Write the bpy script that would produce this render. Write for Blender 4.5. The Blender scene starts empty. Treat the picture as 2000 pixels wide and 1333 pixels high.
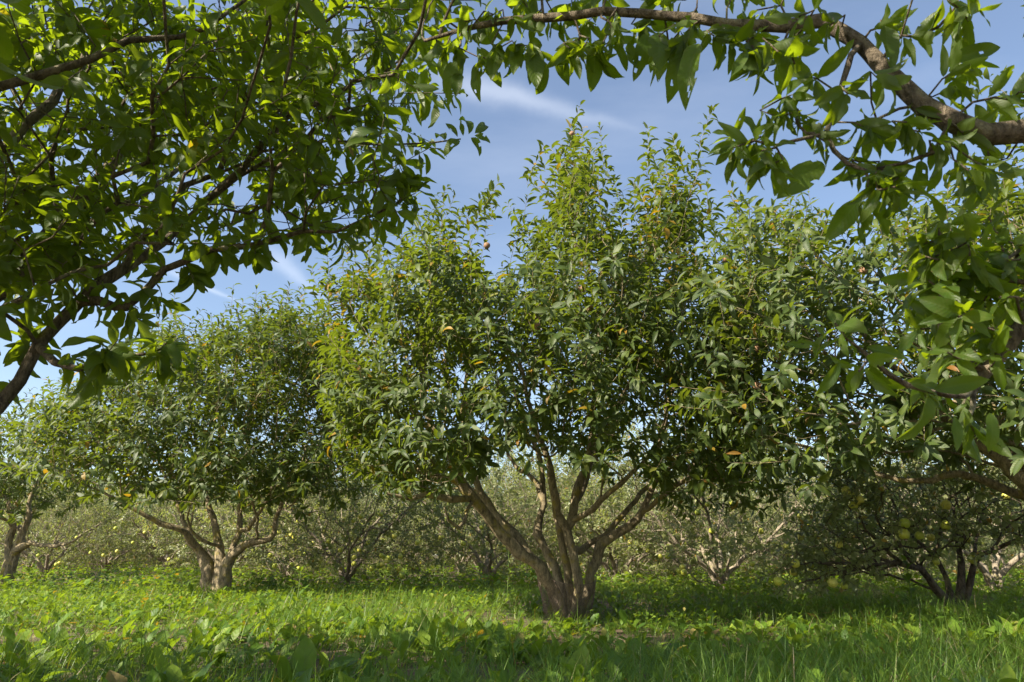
import bpy, math
import numpy as np
from mathutils import Vector, Matrix

rng = np.random.default_rng(11)
sc = bpy.context.scene
COL = sc.collection

# ------------------------------------------------------------------ camera
CAM_H = 0.50
FPX = 1333.0                       # focal length in pixels of a 2000 px wide picture (24 mm on 36 mm)
PITCH = math.atan((1085 - 666.5) / FPX)
cam_d = bpy.data.cameras.new('camera')
cam = bpy.data.objects.new('camera', cam_d)
COL.objects.link(cam)
cam.location = (0, 0, CAM_H)
cam.rotation_euler = (math.pi / 2 + PITCH, 0, 0)
cam_d.lens = 24.0
cam_d.sensor_width = 36.0
cam_d.clip_start = 0.05
cam_d.clip_end = 2000
cam_d.dof.use_dof = True
cam_d.dof.focus_distance = 6.3
cam_d.dof.aperture_fstop = 13.0
sc.camera = cam
CP, SP = math.cos(PITCH), math.sin(PITCH)

# ------------------------------------------------------------------ light
SUN_DIR = np.array([-0.67, -0.42, 0.61]); SUN_DIR /= np.linalg.norm(SUN_DIR)
SUN_EL = math.asin(SUN_DIR[2]); SUN_AZ = math.atan2(SUN_DIR[0], SUN_DIR[1])
sun_d = bpy.data.lights.new('sun', 'SUN')
sun_d.energy = 5.0
sun_d.angle = math.radians(0.53)
sun_d.color = (1.0, 0.91, 0.74)
sun = bpy.data.objects.new('sun', sun_d)
COL.objects.link(sun)
sun.rotation_euler = Vector(tuple(SUN_DIR)).to_track_quat('Z', 'Y').to_euler()
sun.location = (-20, -5, 20)

sc.view_settings.view_transform = 'Standard'
sc.view_settings.look = 'None'
sc.view_settings.exposure = 1.26
sc.view_settings.gamma = 1.0


def ray(px, py):
    a = (px - 1000.0) / FPX
    b = (666.5 - py) / FPX
    return np.array([a, CP - b * SP, SP + b * CP])


def at(px, py, Y):
    d = ray(px, py)
    return np.array([0, 0, CAM_H]) + d * (Y / d[1])


def proj(P):
    P = np.atleast_2d(P) - np.array([0, 0, CAM_H])
    dep = P[:, 1] * CP + P[:, 2] * SP
    up = -P[:, 1] * SP + P[:, 2] * CP
    dd = np.where(np.abs(dep) < 1e-6, 1e-6, dep)
    return 1000 + FPX * P[:, 0] / dd, 666.5 - FPX * up / dd, dep


# ------------------------------------------------------------------ node helpers
class NT:
    def __init__(s, tree):
        s.t = tree
        tree.nodes.clear()

    def n(s, typ, **kw):
        nd = s.t.nodes.new(typ)
        for k, v in kw.items():
            setattr(nd, k, v)
        return nd

    def l(s, a, b):
        s.t.links.new(a, b)

    def math(s, op, a, b=None, c=None, clamp=False):
        nd = s.n('ShaderNodeMath', operation=op, use_clamp=clamp)
        for i, v in enumerate((a, b, c)):
            if v is None:
                continue
            if isinstance(v, (int, float)):
                nd.inputs[i].default_value = v
            else:
                s.l(v, nd.inputs[i])
        return nd.outputs[0]

    def vdot(s, a, vec):
        nd = s.n('ShaderNodeVectorMath', operation='DOT_PRODUCT')
        s.l(a, nd.inputs[0])
        nd.inputs[1].default_value = vec
        return nd.outputs['Value']

    def mix(s, fac, a, b, blend='MIX'):
        nd = s.n('ShaderNodeMix', data_type='RGBA', blend_type=blend)
        for sock, v in ((nd.inputs['Factor'], fac), (nd.inputs['A'], a), (nd.inputs['B'], b)):
            pass
        ins = [i for i in nd.inputs if i.enabled]
        fs = [i for i in nd.inputs if i.name == 'Factor' and i.type == 'VALUE'][0]
        a_s = [i for i in nd.inputs if i.name == 'A' and i.type == 'RGBA'][0]
        b_s = [i for i in nd.inputs if i.name == 'B' and i.type == 'RGBA'][0]
        for sock, v in ((fs, fac), (a_s, a), (b_s, b)):
            if isinstance(v, (int, float)):
                sock.default_value = v
            elif isinstance(v, tuple):
                sock.default_value = v if len(v) == 4 else v + (1,)
            else:
                s.l(v, sock)
        return [o for o in nd.outputs if o.type == 'RGBA'][0]

    def ramp(s, fac, stops, interp='LINEAR'):
        nd = s.n('ShaderNodeValToRGB')
        nd.color_ramp.interpolation = interp
        els = nd.color_ramp.elements
        while len(els) < len(stops):
            els.new(0.5)
        for e, (p, c) in zip(els, stops):
            e.position = p
            e.color = c if len(c) == 4 else c + (1,)
        s.l(fac, nd.inputs[0])
        return nd.outputs[0]

    def noise(s, vec, scale, detail=4, rough=0.5, dim='3D'):
        nd = s.n('ShaderNodeTexNoise', noise_dimensions=dim)
        nd.inputs['Scale'].default_value = scale
        nd.inputs['Detail'].default_value = detail
        nd.inputs['Roughness'].default_value = rough
        if vec is not None:
            s.l(vec, nd.inputs['Vector'])
        return nd.outputs[0]


# ------------------------------------------------------------------ sky
w = bpy.data.worlds.new('World')
sc.world = w
w.use_nodes = True
T = NT(w.node_tree)
sky = T.n('ShaderNodeTexSky', sky_type='NISHITA', sun_disc=False)
sky.sun_elevation = SUN_EL
sky.sun_rotation = SUN_AZ % (2 * math.pi)
sky.altitude = 100
sky.air_density = 1.0
sky.dust_density = 0.9
sky.ozone_density = 2.2
tc = T.n('ShaderNodeTexCoord')
dirv = tc.outputs['Generated']


def streak(pa, pb, width, seed):
    """a thin band of ice cloud between two directions of the sky"""
    a = ray(*pa); a /= np.linalg.norm(a)
    b = ray(*pb); b /= np.linalg.norm(b)
    nrm = np.cross(a, b); nrm /= np.linalg.norm(nrm)
    tan = np.cross(nrm, a)
    length = math.asin(np.clip(np.dot(b, tan), -1, 1))
    d = T.vdot(dirv, tuple(nrm))
    s = T.math('DIVIDE', T.vdot(dirv, tuple(tan)), math.sin(length))
    nz = T.noise(dirv, 14 + seed, 5, 0.6)
    d = T.math('ADD', d, T.math('MULTIPLY', T.math('SUBTRACT', nz, 0.5), width * 1.6))
    wd = T.math('MULTIPLY', T.math('SUBTRACT', 1.25, s, clamp=False), width)
    wd = T.math('MAXIMUM', wd, width * 0.25)
    g = T.math('DIVIDE', d, wd)
    g = T.math('POWER', 2.718, T.math('MULTIPLY', T.math('MULTIPLY', g, g), -1.0))
    e1 = T.math('MULTIPLY', T.math('SUBTRACT', s, -0.15), 3.0, clamp=True)
    e2 = T.math('MULTIPLY', T.math('SUBTRACT', 1.0, s), 1.6, clamp=True)
    front = T.math('GREATER_THAN', T.vdot(dirv, tuple(a)), 0.3)
    return T.math('MULTIPLY', T.math('MULTIPLY', T.math('MULTIPLY', g, e1), e2), front)


m1 = streak((860, 150), (1270, 262), 0.016, 0)
m2 = streak((520, 490), (660, 605), 0.011, 3)
m3 = streak((330, 530), (500, 605), 0.004, 5)
mp = T.n('ShaderNodeMapping')
mp.inputs['Rotation'].default_value = (0.2, 0.5, 0.25)
mp.inputs['Scale'].default_value = (1.2, 3.0, 4.5)
T.l(dirv, mp.inputs[0])
ci = T.noise(mp.outputs[0], 1.7, 7, 0.55)
ci = T.math('MULTIPLY', T.math('SUBTRACT', ci, 0.47), 1.3, clamp=True)
cl = T.math('MULTIPLY', m1, 0.20)
cl = T.math('ADD', cl, T.math('MULTIPLY', m2, 0.16))
cl = T.math('ADD', cl, T.math('MULTIPLY', m3, 0.2))
cl = T.math('ADD', cl, T.math('ADD', T.math('MULTIPLY', ci, 0.22), 0.035), clamp=True)
skc = T.mix(1.0, sky.outputs[0], (1.03, 0.985, 0.95), 'MULTIPLY')
col = T.mix(cl, skc, (7.4, 7.6, 8.0, 1))
bg = T.n('ShaderNodeBackground')
T.l(col, bg.inputs[0])
bg.inputs[1].default_value = 0.098
wo = T.n('ShaderNodeOutputWorld')
T.l(bg.outputs[0], wo.inputs[0])


# ------------------------------------------------------------------ materials
def leaf_material(name, stops, trans, yellow=(0.42, 0.24, 0.02), under=(0.10, 0.13, 0.06), tmix=0.42,
                  rough=0.5, spec=0.4, veins=True, vein_n=60.0, under_f=0.45):
    m = bpy.data.materials.new(name)
    m.use_nodes = True
    T = NT(m.node_tree)
    at_ = T.n('ShaderNodeAttribute', attribute_name='tint')
    sep = T.n('ShaderNodeSeparateColor')
    T.l(at_.outputs['Color'], sep.inputs[0])
    luv = T.n('ShaderNodeAttribute', attribute_name='luv')
    sp = T.n('ShaderNodeSeparateXYZ')
    T.l(luv.outputs['Vector'], sp.inputs[0])
    c = T.ramp(sep.outputs[0], stops)
    yel = T.mix(sep.outputs[2], yellow, (yellow[0] * .55, yellow[1] * .38, yellow[2]))
    c = T.mix(sep.outputs[1], c, yel)
    av = T.math('ABSOLUTE', sp.outputs[1])
    bump = None
    if veins:
        rib = T.math('SUBTRACT', 1.0, T.math('MULTIPLY', av, 9.0), clamp=True)
        ph = T.math('MULTIPLY', T.math('SUBTRACT', sp.outputs[0], T.math('MULTIPLY', av, 0.16)), vein_n)
        vn = T.math('SINE', ph)
        vl = T.math('MULTIPLY', T.math('SUBTRACT', vn, 0.80, clamp=True), 1.6)
        hi = T.math('MAXIMUM', rib, vl)
        c = T.mix(T.math('MULTIPLY', hi, 0.22), c, (0.20, 0.25, 0.09))
        geo0 = T.n('ShaderNodeNewGeometry')
        mott = T.noise(geo0.outputs['Position'], 55, 3, 0.6)
        c = T.mix(T.math('MULTIPLY', T.math('SUBTRACT', mott, 0.46, clamp=True), 1.6), c, (0.10, 0.10, 0.03))
        sn = T.noise(geo0.outputs['Position'], 130, 3, 0.65)
        edge = T.math('ADD', T.math('MULTIPLY', T.math('POWER', av, 3.0), 0.13), sn)
        c = T.mix(T.math('MULTIPLY', T.math('SUBTRACT', edge, 0.68, clamp=True), 9.0, clamp=True), c, (0.10, 0.065, 0.025))
        bp = T.n('ShaderNodeBump')
        bp.inputs['Strength'].default_value = 0.12
        bp.inputs['Distance'].default_value = 0.004
        T.l(vn, bp.inputs['Height'])
        bump = bp.outputs[0]
    geo = T.n('ShaderNodeNewGeometry')
    cu = T.mix(T.math('MULTIPLY', geo.outputs['Backfacing'], under_f), c, under)
    pb = T.n('ShaderNodeBsdfPrincipled')
    T.l(cu, pb.inputs['Base Color'])
    pb.inputs['Roughness'].default_value = rough
    pb.inputs['Specular IOR Level'].default_value = spec
    tr = T.n('ShaderNodeBsdfTranslucent')
    tcol = T.mix(0.75, c, trans)
    tcol = T.mix(sep.outputs[1], tcol, (0.6, 0.36, 0.02))
    T.l(tcol, tr.inputs[0])
    if bump is not None:
        T.l(bump, pb.inputs['Normal'])
    ms = T.n('ShaderNodeMixShader')
    ms.inputs[0].default_value = tmix
    T.l(pb.outputs[0], ms.inputs[1])
    T.l(tr.outputs[0], ms.inputs[2])
    o = T.n('ShaderNodeOutputMaterial')
    T.l(ms.outputs[0], o.inputs[0])
    return m


def bark_material(name, c1, c2, lichen=None, scale=22.0, lf=0.55):
    m = bpy.data.materials.new(name)
    m.use_nodes = True
    T = NT(m.node_tree)
    g = T.n('ShaderNodeNewGeometry')
    P = g.outputs['Position']
    mp = T.n('ShaderNodeMapping')
    mp.inputs['Scale'].default_value = (1, 1, 0.35)
    T.l(P, mp.inputs[0])
    n1 = T.noise(mp.outputs[0], scale, 6, 0.65)
    n2 = T.noise(P, scale * 0.28, 4, 0.6)
    n4 = T.noise(mp.outputs[0], scale * 2.6, 5, 0.7)
    c = T.ramp(T.math('ADD', T.math('MULTIPLY', n1, 0.6), T.math('MULTIPLY', n4, 0.4)), [(0.40, c1), (0.60, c2)])
    if lichen:
        c = T.mix(T.math('MULTIPLY', T.math('SUBTRACT', n2, lf, clamp=True), 7.0, clamp=True), c, lichen)
    n3 = T.noise(P, scale * 4, 3, 0.6)
    c = T.mix(T.math('MULTIPLY', T.math('SUBTRACT', n3, 0.62, clamp=True), 5.0, clamp=True), c, (0.05, 0.04, 0.03))
    pb = T.n('ShaderNodeBsdfPrincipled')
    pb.inputs['Roughness'].default_value = 0.85
    pb.inputs['Specular IOR Level'].default_value = 0.2
    T.l(c, pb.inputs['Base Color'])
    bp = T.n('ShaderNodeBump')
    bp.inputs['Strength'].default_value = 1.0
    bp.inputs['Distance'].default_value = 0.016
    T.l(T.math('ADD', T.math('ADD', n1, n4), T.math('MULTIPLY', n3, 0.35)), bp.inputs['Height'])
    T.l(bp.outputs[0], pb.inputs['Normal'])
    o = T.n('ShaderNodeOutputMaterial')
    T.l(pb.outputs[0], o.inputs[0])
    return m


M_MED = leaf_material('medlar_leaf', [(0.0, (0.026, 0.051, 0.013)), (0.5, (0.055, 0.092, 0.018)), (0.85, (0.112, 0.150, 0.024)), (1.0, (0.21, 0.195, 0.030))],
                      (0.28, 0.36, 0.012), tmix=0.36, rough=0.50, spec=0.42)
M_MEDNEAR = leaf_material('near_medlar_leaf', [(0.0, (0.030, 0.062, 0.010)), (0.5, (0.052, 0.094, 0.012)), (1.0, (0.085, 0.130, 0.016))],
                          (0.44, 0.58, 0.006), tmix=0.48, rough=0.45, spec=0.4, vein_n=75.0)
M_QUI = leaf_material('quince_leaf', [(0.0, (0.070, 0.098, 0.034)), (0.5, (0.180, 0.205, 0.085)), (0.85, (0.30, 0.310, 0.135)), (1.0, (0.35, 0.35, 0.16))],
                      (0.46, 0.52, 0.09), under=(0.22, 0.245, 0.13), tmix=0.42, rough=0.42, spec=0.55, veins=False, under_f=0.6)
M_WEED = leaf_material('weed_leaf', [(0.0, (0.045, 0.110, 0.012)), (0.5, (0.112, 0.215, 0.020)), (1.0, (0.25, 0.34, 0.040))],
                       (0.36, 0.50, 0.012), yellow=(0.40, 0.33, 0.10), under=(0.12, 0.19, 0.06), tmix=0.42, rough=0.5, spec=0.35, vein_n=38.0)
M_GRASS = leaf_material('grass_blade', [(0.0, (0.045, 0.110, 0.014)), (0.6, (0.105, 0.200, 0.024)), (1.0, (0.20, 0.28, 0.05))],
                        (0.32, 0.46, 0.015), yellow=(0.42, 0.36, 0.18), tmix=0.40, rough=0.42, spec=0.4, veins=False)
M_BARK = bark_material('medlar_bark', (0.13, 0.106, 0.068), (0.43, 0.345, 0.215), (0.36, 0.29, 0.075), 30, 0.54)
M_BARKGREY = bark_material('grey_medlar_bark', (0.07, 0.055, 0.040), (0.27, 0.215, 0.155), (0.34, 0.31, 0.20), 50, 0.54)
M_BARKDARK = bark_material('dark_quince_bark', (0.055, 0.042, 0.032), (0.20, 0.155, 0.11), (0.22, 0.19, 0.07), 30, 0.57)
M_BARKQ = bark_material('quince_bark', (0.17, 0.14, 0.105), (0.42, 0.35, 0.26), (0.27, 0.25, 0.10), 26, 0.56)

m = bpy.data.materials.new('quince_skin'); m.use_nodes = True
T = NT(m.node_tree)
g = T.n('ShaderNodeNewGeometry')
tco = T.n('ShaderNodeTexCoord')
oi = T.n('ShaderNodeObjectInfo')
c = T.ramp(oi.outputs['Random'], [(0.0, (0.36, 0.43, 0.05)), (0.5, (0.52, 0.53, 0.07)), (1.0, (0.68, 0.62, 0.13))])
n1 = T.noise(tco.outputs['Object'], 40, 4, 0.6)
c = T.mix(T.math('MULTIPLY', T.math('SUBTRACT', n1, 0.5, clamp=True), 2.5, clamp=True), c, (0.36, 0.38, 0.06))
n2 = T.noise(tco.outputs['Object'], 95, 3, 0.6)
c = T.mix(T.math('MULTIPLY', T.math('SUBTRACT', n2, 0.63, clamp=True), 6.0, clamp=True), c, (0.16, 0.11, 0.03))
pb = T.n('ShaderNodeBsdfPrincipled')
T.l(c, pb.inputs['Base Color'])
pb.inputs['Roughness'].default_value = 0.45
pb.inputs['Subsurface Weight'].default_value = 0.0
o = T.n('ShaderNodeOutputMaterial'); T.l(pb.outputs[0], o.inputs[0])
M_QSKIN = m


def plain(name, c1, c2, scale=60, rough=0.8):
    m = bpy.data.materials.new(name); m.use_nodes = True
    T = NT(m.node_tree)
    g = T.n('ShaderNodeNewGeometry')
    n1 = T.noise(g.outputs['Position'], scale, 5, 0.65)
    c = T.ramp(n1, [(0.32, c1), (0.68, c2)])
    pb = T.n('ShaderNodeBsdfPrincipled')
    T.l(c, pb.inputs['Base Color'])
    pb.inputs['Roughness'].default_value = rough
    pb.inputs['Specular IOR Level'].default_value = 0.25
    o = T.n('ShaderNodeOutputMaterial'); T.l(pb.outputs[0], o.inputs[0])
    return m


M_MFRUIT = plain('medlar_skin', (0.20, 0.11, 0.06), (0.36, 0.21, 0.12), 150, 0.6)
M_CALYX = plain('dry_calyx', (0.09, 0.06, 0.04), (0.20, 0.14, 0.08), 150)
M_NET = plain('brown_netting', (0.15, 0.11, 0.085), (0.24, 0.18, 0.14), 30, 0.6)
M_STEM = plain('weed_stem', (0.10, 0.15, 0.04), (0.17, 0.22, 0.07), 40)

m = bpy.data.materials.new('soil'); m.use_nodes = True
T = NT(m.node_tree)
g = T.n('ShaderNodeNewGeometry')
n1 = T.noise(g.outputs['Position'], 0.9, 6, 0.6)
n2 = T.noise(g.outputs['Position'], 18, 6, 0.7)
n3 = T.noise(g.outputs['Position'], 70, 4, 0.7)
c = T.ramp(n2, [(0.3, (0.085, 0.055, 0.035)), (0.7, (0.19, 0.13, 0.085))])
gc = T.ramp(n3, [(0.3, (0.035, 0.070, 0.014)), (0.7, (0.10, 0.15, 0.03))])
c = T.mix(T.math('MULTIPLY', T.math('SUBTRACT', n1, 0.50, clamp=True), 6.0, clamp=True), c, gc)
pb = T.n('ShaderNodeBsdfPrincipled')
T.l(c, pb.inputs['Base Color'])
pb.inputs['Roughness'].default_value = 0.95
bp = T.n('ShaderNodeBump'); bp.inputs['Distance'].default_value = 0.03
T.l(n2, bp.inputs['Height']); T.l(bp.outputs[0], pb.inputs['Normal'])
o = T.n('ShaderNodeOutputMaterial'); T.l(pb.outputs[0], o.inputs[0])
M_SOIL = m


# ------------------------------------------------------------------ mesh helpers
def gh(x, y):
    """height of the ground"""
    x = np.asarray(x, float); y = np.asarray(y, float)
    return (0.020 * np.sin(x * 1.3 + 0.7 * y) + 0.018 * np.sin(0.8 * y - 0.5 * x + 1.0) + 0.01 * np.sin(3.1 * x + 2.3 * y)) \
        + 0.010 * np.clip(y - 12, 0, 40)


def make_mesh(name, V, F, luv=None, tint=None, smooth=True):
    V = np.asarray(V, np.float32); F = np.asarray(F, np.int32)
    me = bpy.data.meshes.new(name)
    n, k = F.shape
    me.vertices.add(len(V)); me.vertices.foreach_set('co', V.ravel())
    me.loops.add(n * k); me.loops.foreach_set('vertex_index', F.ravel())
    me.polygons.add(n); me.polygons.foreach_set('loop_start', np.arange(0, n * k, k, dtype=np.int32))
    if smooth:
        me.polygons.foreach_set('use_smooth', np.ones(n, bool))
    if luv is not None:
        a = me.attributes.new('luv', 'FLOAT_VECTOR', 'POINT'); a.data.foreach_set('vector', np.asarray(luv, np.float32).ravel())
    if tint is not None:
        a = me.attributes.new('tint', 'FLOAT_COLOR', 'POINT'); a.data.foreach_set('color', np.asarray(tint, np.float32).ravel())
    me.update(calc_edges=True)
    me.validate()
    return me


def link(name, me, mat, parent=None):
    ob = bpy.data.objects.new(name, me)
    COL.objects.link(ob)
    if mat is not None and len(me.materials) == 0:
        me.materials.append(mat)
    if parent is not None:
        ob.parent = parent
    return ob


def empty(name, loc, label, cat, group=None):
    e = bpy.data.objects.new(name, None)
    e.empty_display_size = 0.2
    COL.objects.link(e)
    e.location = tuple(float(v) for v in loc)
    e['label'] = label; e['category'] = cat
    if group:
        e['group'] = group
    return e


def nrm(v):
    return v / np.maximum(np.linalg.norm(v, axis=-1, keepdims=True), 1e-9)


PROFILES = {
    'medlar': lambda t: np.sin(np.pi * np.clip(t, 0, 1) ** 0.9) ** 0.8 * (1 - 0.12 * t) + 0.02,
    'quince': lambda t: np.sin(np.pi * np.clip(t, 0, 1) ** 0.75) ** 0.75 + 0.02,
    'dock': lambda t: np.sin(np.pi * np.clip((t - 0.15) / 0.85, 0, 1) ** 1.15) ** 0.75 + 0.045,
    'small': lambda t: np.sin(np.pi * np.clip((t - 0.1) / 0.9, 0, 1) ** 0.9) ** 0.8 + 0.03,
}


def build_leaves(B, D, U, L, W, curl, fold, tint, nl, k, prof, wave=0.0, serr=0.0, chew=0.0, petiole=0.06):
    """one merged leaf surface set; every leaf an (nl x 2k) strip, bent, folded, waved"""
    N = len(B)
    D = nrm(D)
    U = nrm(U - D * np.sum(U * D, 1, keepdims=True))
    S = np.cross(D, U)
    t = np.linspace(0, 1, nl + 1)
    v = np.linspace(-1, 1, 2 * k + 1)
    wt = PROFILES[prof](t)
    c = np.where(np.abs(curl) < 1e-3, 1e-3, curl)[:, None]
    x = np.sin(c * t) / c
    z = -(1 - np.cos(c * t)) / c
    spine = B[:, None, :] + D[:, None, :] * (L[:, None] * (petiole + x))[..., None] + U[:, None, :] * (L[:, None] * z)[..., None]
    ang = c * t
    Ul = U[:, None, :] * np.cos(ang)[..., None] + D[:, None, :] * np.sin(ang)[..., None]
    ww = (L * W)[:, None] * wt[None, :] * 0.5
    if serr > 0:
        ww = ww * (1 + serr * rng.normal(size=ww.shape))
    V = np.empty((N, nl + 1, 2 * k + 1, 3))
    ph = rng.uniform(0, 6.28, (N, 1)); fr = rng.uniform(6, 12, (N, 1))
    for j, vj in enumerate(v):
        f = fold[:, None]
        off = S[:, None, :] * (ww * vj * np.cos(f))[..., None] + Ul * (ww * abs(vj) * np.sin(f))[..., None]
        if wave > 0 and vj != 0:
            off = off + Ul * (ww * wave * abs(vj) * np.sin(ph + fr * t[None, :] + vj * 1.3))[..., None]
        V[:, :, j] = spine + off
    m_ = (nl + 1) * (2 * k + 1)
    q = []
    for i in range(nl):
        for j in range(2 * k):
            a = i * (2 * k + 1) + j
            q.append((a, a + 1, a + 2 * k + 2, a + 2 * k + 1))
    q = np.array(q)
    F = (np.arange(N) * m_)[:, None, None] + q[None]
    if chew > 0:
        keep = np.ones((N, len(q)), bool)
        bad = rng.random(N) < 0.55
        hole = rng.random((N, len(q))) < chew
        edge = np.array([(j == 0 or j == 2 * k - 1) for i in range(nl) for j in range(2 * k)])
        inner = ~edge
        keep &= ~(bad[:, None] & hole & (edge[None] | (rng.random((N, len(q))) < 0.35)))
        F = F[keep]
    F = F.reshape(-1, 4)
    luv = np.zeros((N, nl + 1, 2 * k + 1, 3))
    luv[..., 0] = t[None, :, None]; luv[..., 1] = v[None, None, :]
    tt = np.repeat(tint[:, None, :], m_, 1)
    return V.reshape(-1, 3), F, luv.reshape(-1, 3), tt.reshape(-1, 4)


def rand_unit(n):
    return nrm(rng.normal(size=(n, 3)))


def in_poly(px, py, poly):
    poly = np.asarray(poly, float)
    inside = np.zeros(len(px), bool)
    j = len(poly) - 1
    for i in range(len(poly)):
        xi, yi = poly[i]; xj, yj = poly[j]
        c = ((yi > py) != (yj > py)) & (px < (xj - xi) * (py - yi) / (yj - yi + 1e-12) + xi)
        inside ^= c
        j = i
    return inside


CK = rng.normal(size=(10, 3)); CPH = rng.uniform(0, 6.28, 10)


def clump(p, wl):
    """-1..1 smooth random field: where twigs crowd and where gaps stay"""
    return float(np.sum(np.sin(CK @ (np.asarray(p) * (4.2 / wl)) + CPH)) / 3.2)


def clumped(P, wl, keep=0.16, sharp=3.4):
    P = np.asarray(P)
    f = np.array([clump(p, wl) for p in P])
    return P[rng.random(len(P)) < keep + (1 - keep) / (1 + np.exp(-sharp * (f + 0.15) * 2))]


# ------------------------------------------------------------------ tree growth
class Tree:
    def __init__(s):
        s.P = []; s.par = []; s.minr = []; s.plen = []
        s.leafB = []; s.leafD = []; s.leafU = []; s.leafL = []; s.leafY = []

    def add(s, p, par, r=0.0):
        p = np.asarray(p, float)
        s.P.append(p); s.par.append(par); s.minr.append(r)
        s.plen.append(0.0 if par < 0 else s.plen[par] + np.linalg.norm(p - s.P[par]))
        return len(s.P) - 1

    def limb(s, pts, radii, par=-1, step=0.09, wob=0.008):
        """smooth limb through given points; returns node ids"""
        pts = [np.asarray(p, float) for p in pts]
        if par >= 0:
            pts = [s.P[par]] + pts
            radii = [radii[0]] + list(radii)
        ids = []
        n = len(pts)
        for i in range(n - 1):
            p0 = pts[max(i - 1, 0)]; p1 = pts[i]; p2 = pts[i + 1]; p3 = pts[min(i + 2, n - 1)]
            L = np.linalg.norm(p2 - p1)
            k = max(1, int(L / step))
            for q in range(k):
                t = q / k
                a = 0.5 * ((2 * p1) + (-p0 + p2) * t + (2 * p0 - 5 * p1 + 4 * p2 - p3) * t * t + (-p0 + 3 * p1 - 3 * p2 + p3) * t ** 3)
                r = radii[i] * (1 - t) + radii[i + 1] * t
                if par >= 0 and i == 0 and q == 0:
                    ids.append(par); continue
                a = a + rng.normal(size=3) * wob
                ids.append(s.add(a, ids[-1] if ids else -1, r * rng.uniform(0.93, 1.08)))
        ids.append(s.add(pts[-1], ids[-1], radii[-1]))
        return ids

    def near(s, p):
        A = np.array(s.P)
        return int(np.argmin(np.linalg.norm(A - np.asarray(p), axis=1)))

    def grow(s, targets, bf=0.35, step=0.12, bend=0.35, wob=0.012):
        targets = np.asarray(targets, float)
        N = len(targets)
        A = np.array(s.P); pl = np.array(s.plen)
        D = np.linalg.norm(targets[:, None] - A[None], axis=2) + bf * pl[None]
        best = D.min(1); bi = D.argmin(1)
        done = np.zeros(N, bool)
        ends = [None] * N
        for _ in range(N):
            i = int(np.argmin(np.where(done, 1e9, best)))
            done[i] = True
            par = int(bi[i]); p0 = s.P[par]; p1 = targets[i]
            d = np.linalg.norm(p1 - p0)
            k = max(1, int(d / step))
            pd = p0 - s.P[s.par[par]] if s.par[par] >= 0 else np.array([0, 0, 1.0])
            pd = pd / (np.linalg.norm(pd) + 1e-9)
            ctrl = p0 + (0.5 * (p1 - p0)) * (1 - bend) + pd * d * 0.5 * bend + np.array([0, 0, -0.04 * d])
            new = []; last = par
            for q in range(1, k + 1):
                t = q / k
                a = (1 - t) ** 2 * p0 + 2 * t * (1 - t) * ctrl + t * t * p1
                if q < k:
                    a = a + rng.normal(size=3) * wob
                last = s.add(a, last, 0.0)
                new.append(last)
            ends[i] = last
            NP = np.array([s.P[j] for j in new]); npl = np.array([s.plen[j] for j in new])
            Dn = np.linalg.norm(targets[:, None] - NP[None], axis=2) + bf * npl[None]
            nb = Dn.min(1); ni = Dn.argmin(1)
            up = nb < best
            best = np.where(up, nb, best)
            bi = np.where(up, np.array(new)[ni], bi)
        return ends

    def tangent(s, i):
        p = s.par[i]
        if p < 0:
            return np.array([0, 0, 1.0])
        return nrm(s.P[i] - s.P[p])

    def shoot(s, node, d, length, n, leafL, spread=1.05, droop=0.25, curve=None, yellow=0.0, start=0.15, ups=0.5):
        d = nrm(np.asarray(d, float))
        p = s.P[node].copy(); cur = node
        k = max(2, int(length / 0.07))
        pts = [p.copy()]
        cv = rng.normal(size=3) * 0.12 if curve is None else np.asarray(curve, float)
        for q in range(k):
            d = nrm(d + cv / k + rng.normal(size=3) * 0.04)
            p = p + d * (length / k)
            cur = s.add(p, cur, 0.0)
            pts.append(p.copy())
        pts = np.array(pts)
        ax = rand_unit(1)[0]
        e1 = nrm(np.cross(d, ax)); e2 = np.cross(d, e1)
        for i in range(n):
            f = start + (1 - start) * (i + rng.uniform(0, 0.5)) / n
            f = min(f, 1.0)
            g = f * k; j = min(int(g), k - 1); b = pts[j] * (1 - (g - j)) + pts[j + 1] * (g - j)
            tn = nrm(pts[j + 1] - pts[j])
            az = i * 2.39996 + rng.normal() * 0.35
            rad = e1 * math.cos(az) + e2 * math.sin(az)
            sp = spread * (1.0 if f < 0.8 else 0.72) + rng.normal() * 0.15
            ld = nrm(tn * math.cos(sp) + rad * math.sin(sp) + np.array([0, 0, -droop * rng.uniform(0.4, 1.5)]))
            lu = tn * 0.8 + np.array([0, 0, ups]) + rng.normal(size=3) * 0.25
            s.leafB.append(b); s.leafD.append(ld); s.leafU.append(lu)
            s.leafL.append(leafL * rng.uniform(0.62, 1.12) * (1.0 if f < 0.85 else 0.8))
            s.leafY.append(yellow)
        return cur

    def radii(s, tip, power=2.3):
        n = len(s.P)
        acc = np.zeros(n); has = np.zeros(n, bool)
        r = np.zeros(n)
        for i in range(n - 1, -1, -1):
            v = acc[i] if has[i] else tip ** power
            r[i] = v ** (1 / power)
            if s.par[i] >= 0:
                acc[s.par[i]] += v; has[s.par[i]] = True
        mr = np.array(s.minr)
        r = np.where(mr > 0, mr, np.minimum(r, 0.06))
        # a twig never thicker than what carries it
        for i in range(n):
            p = s.par[i]
            if p >= 0 and mr[i] == 0:
                r[i] = min(r[i], r[p] * 0.97 + 1e-4)
        return r

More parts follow.
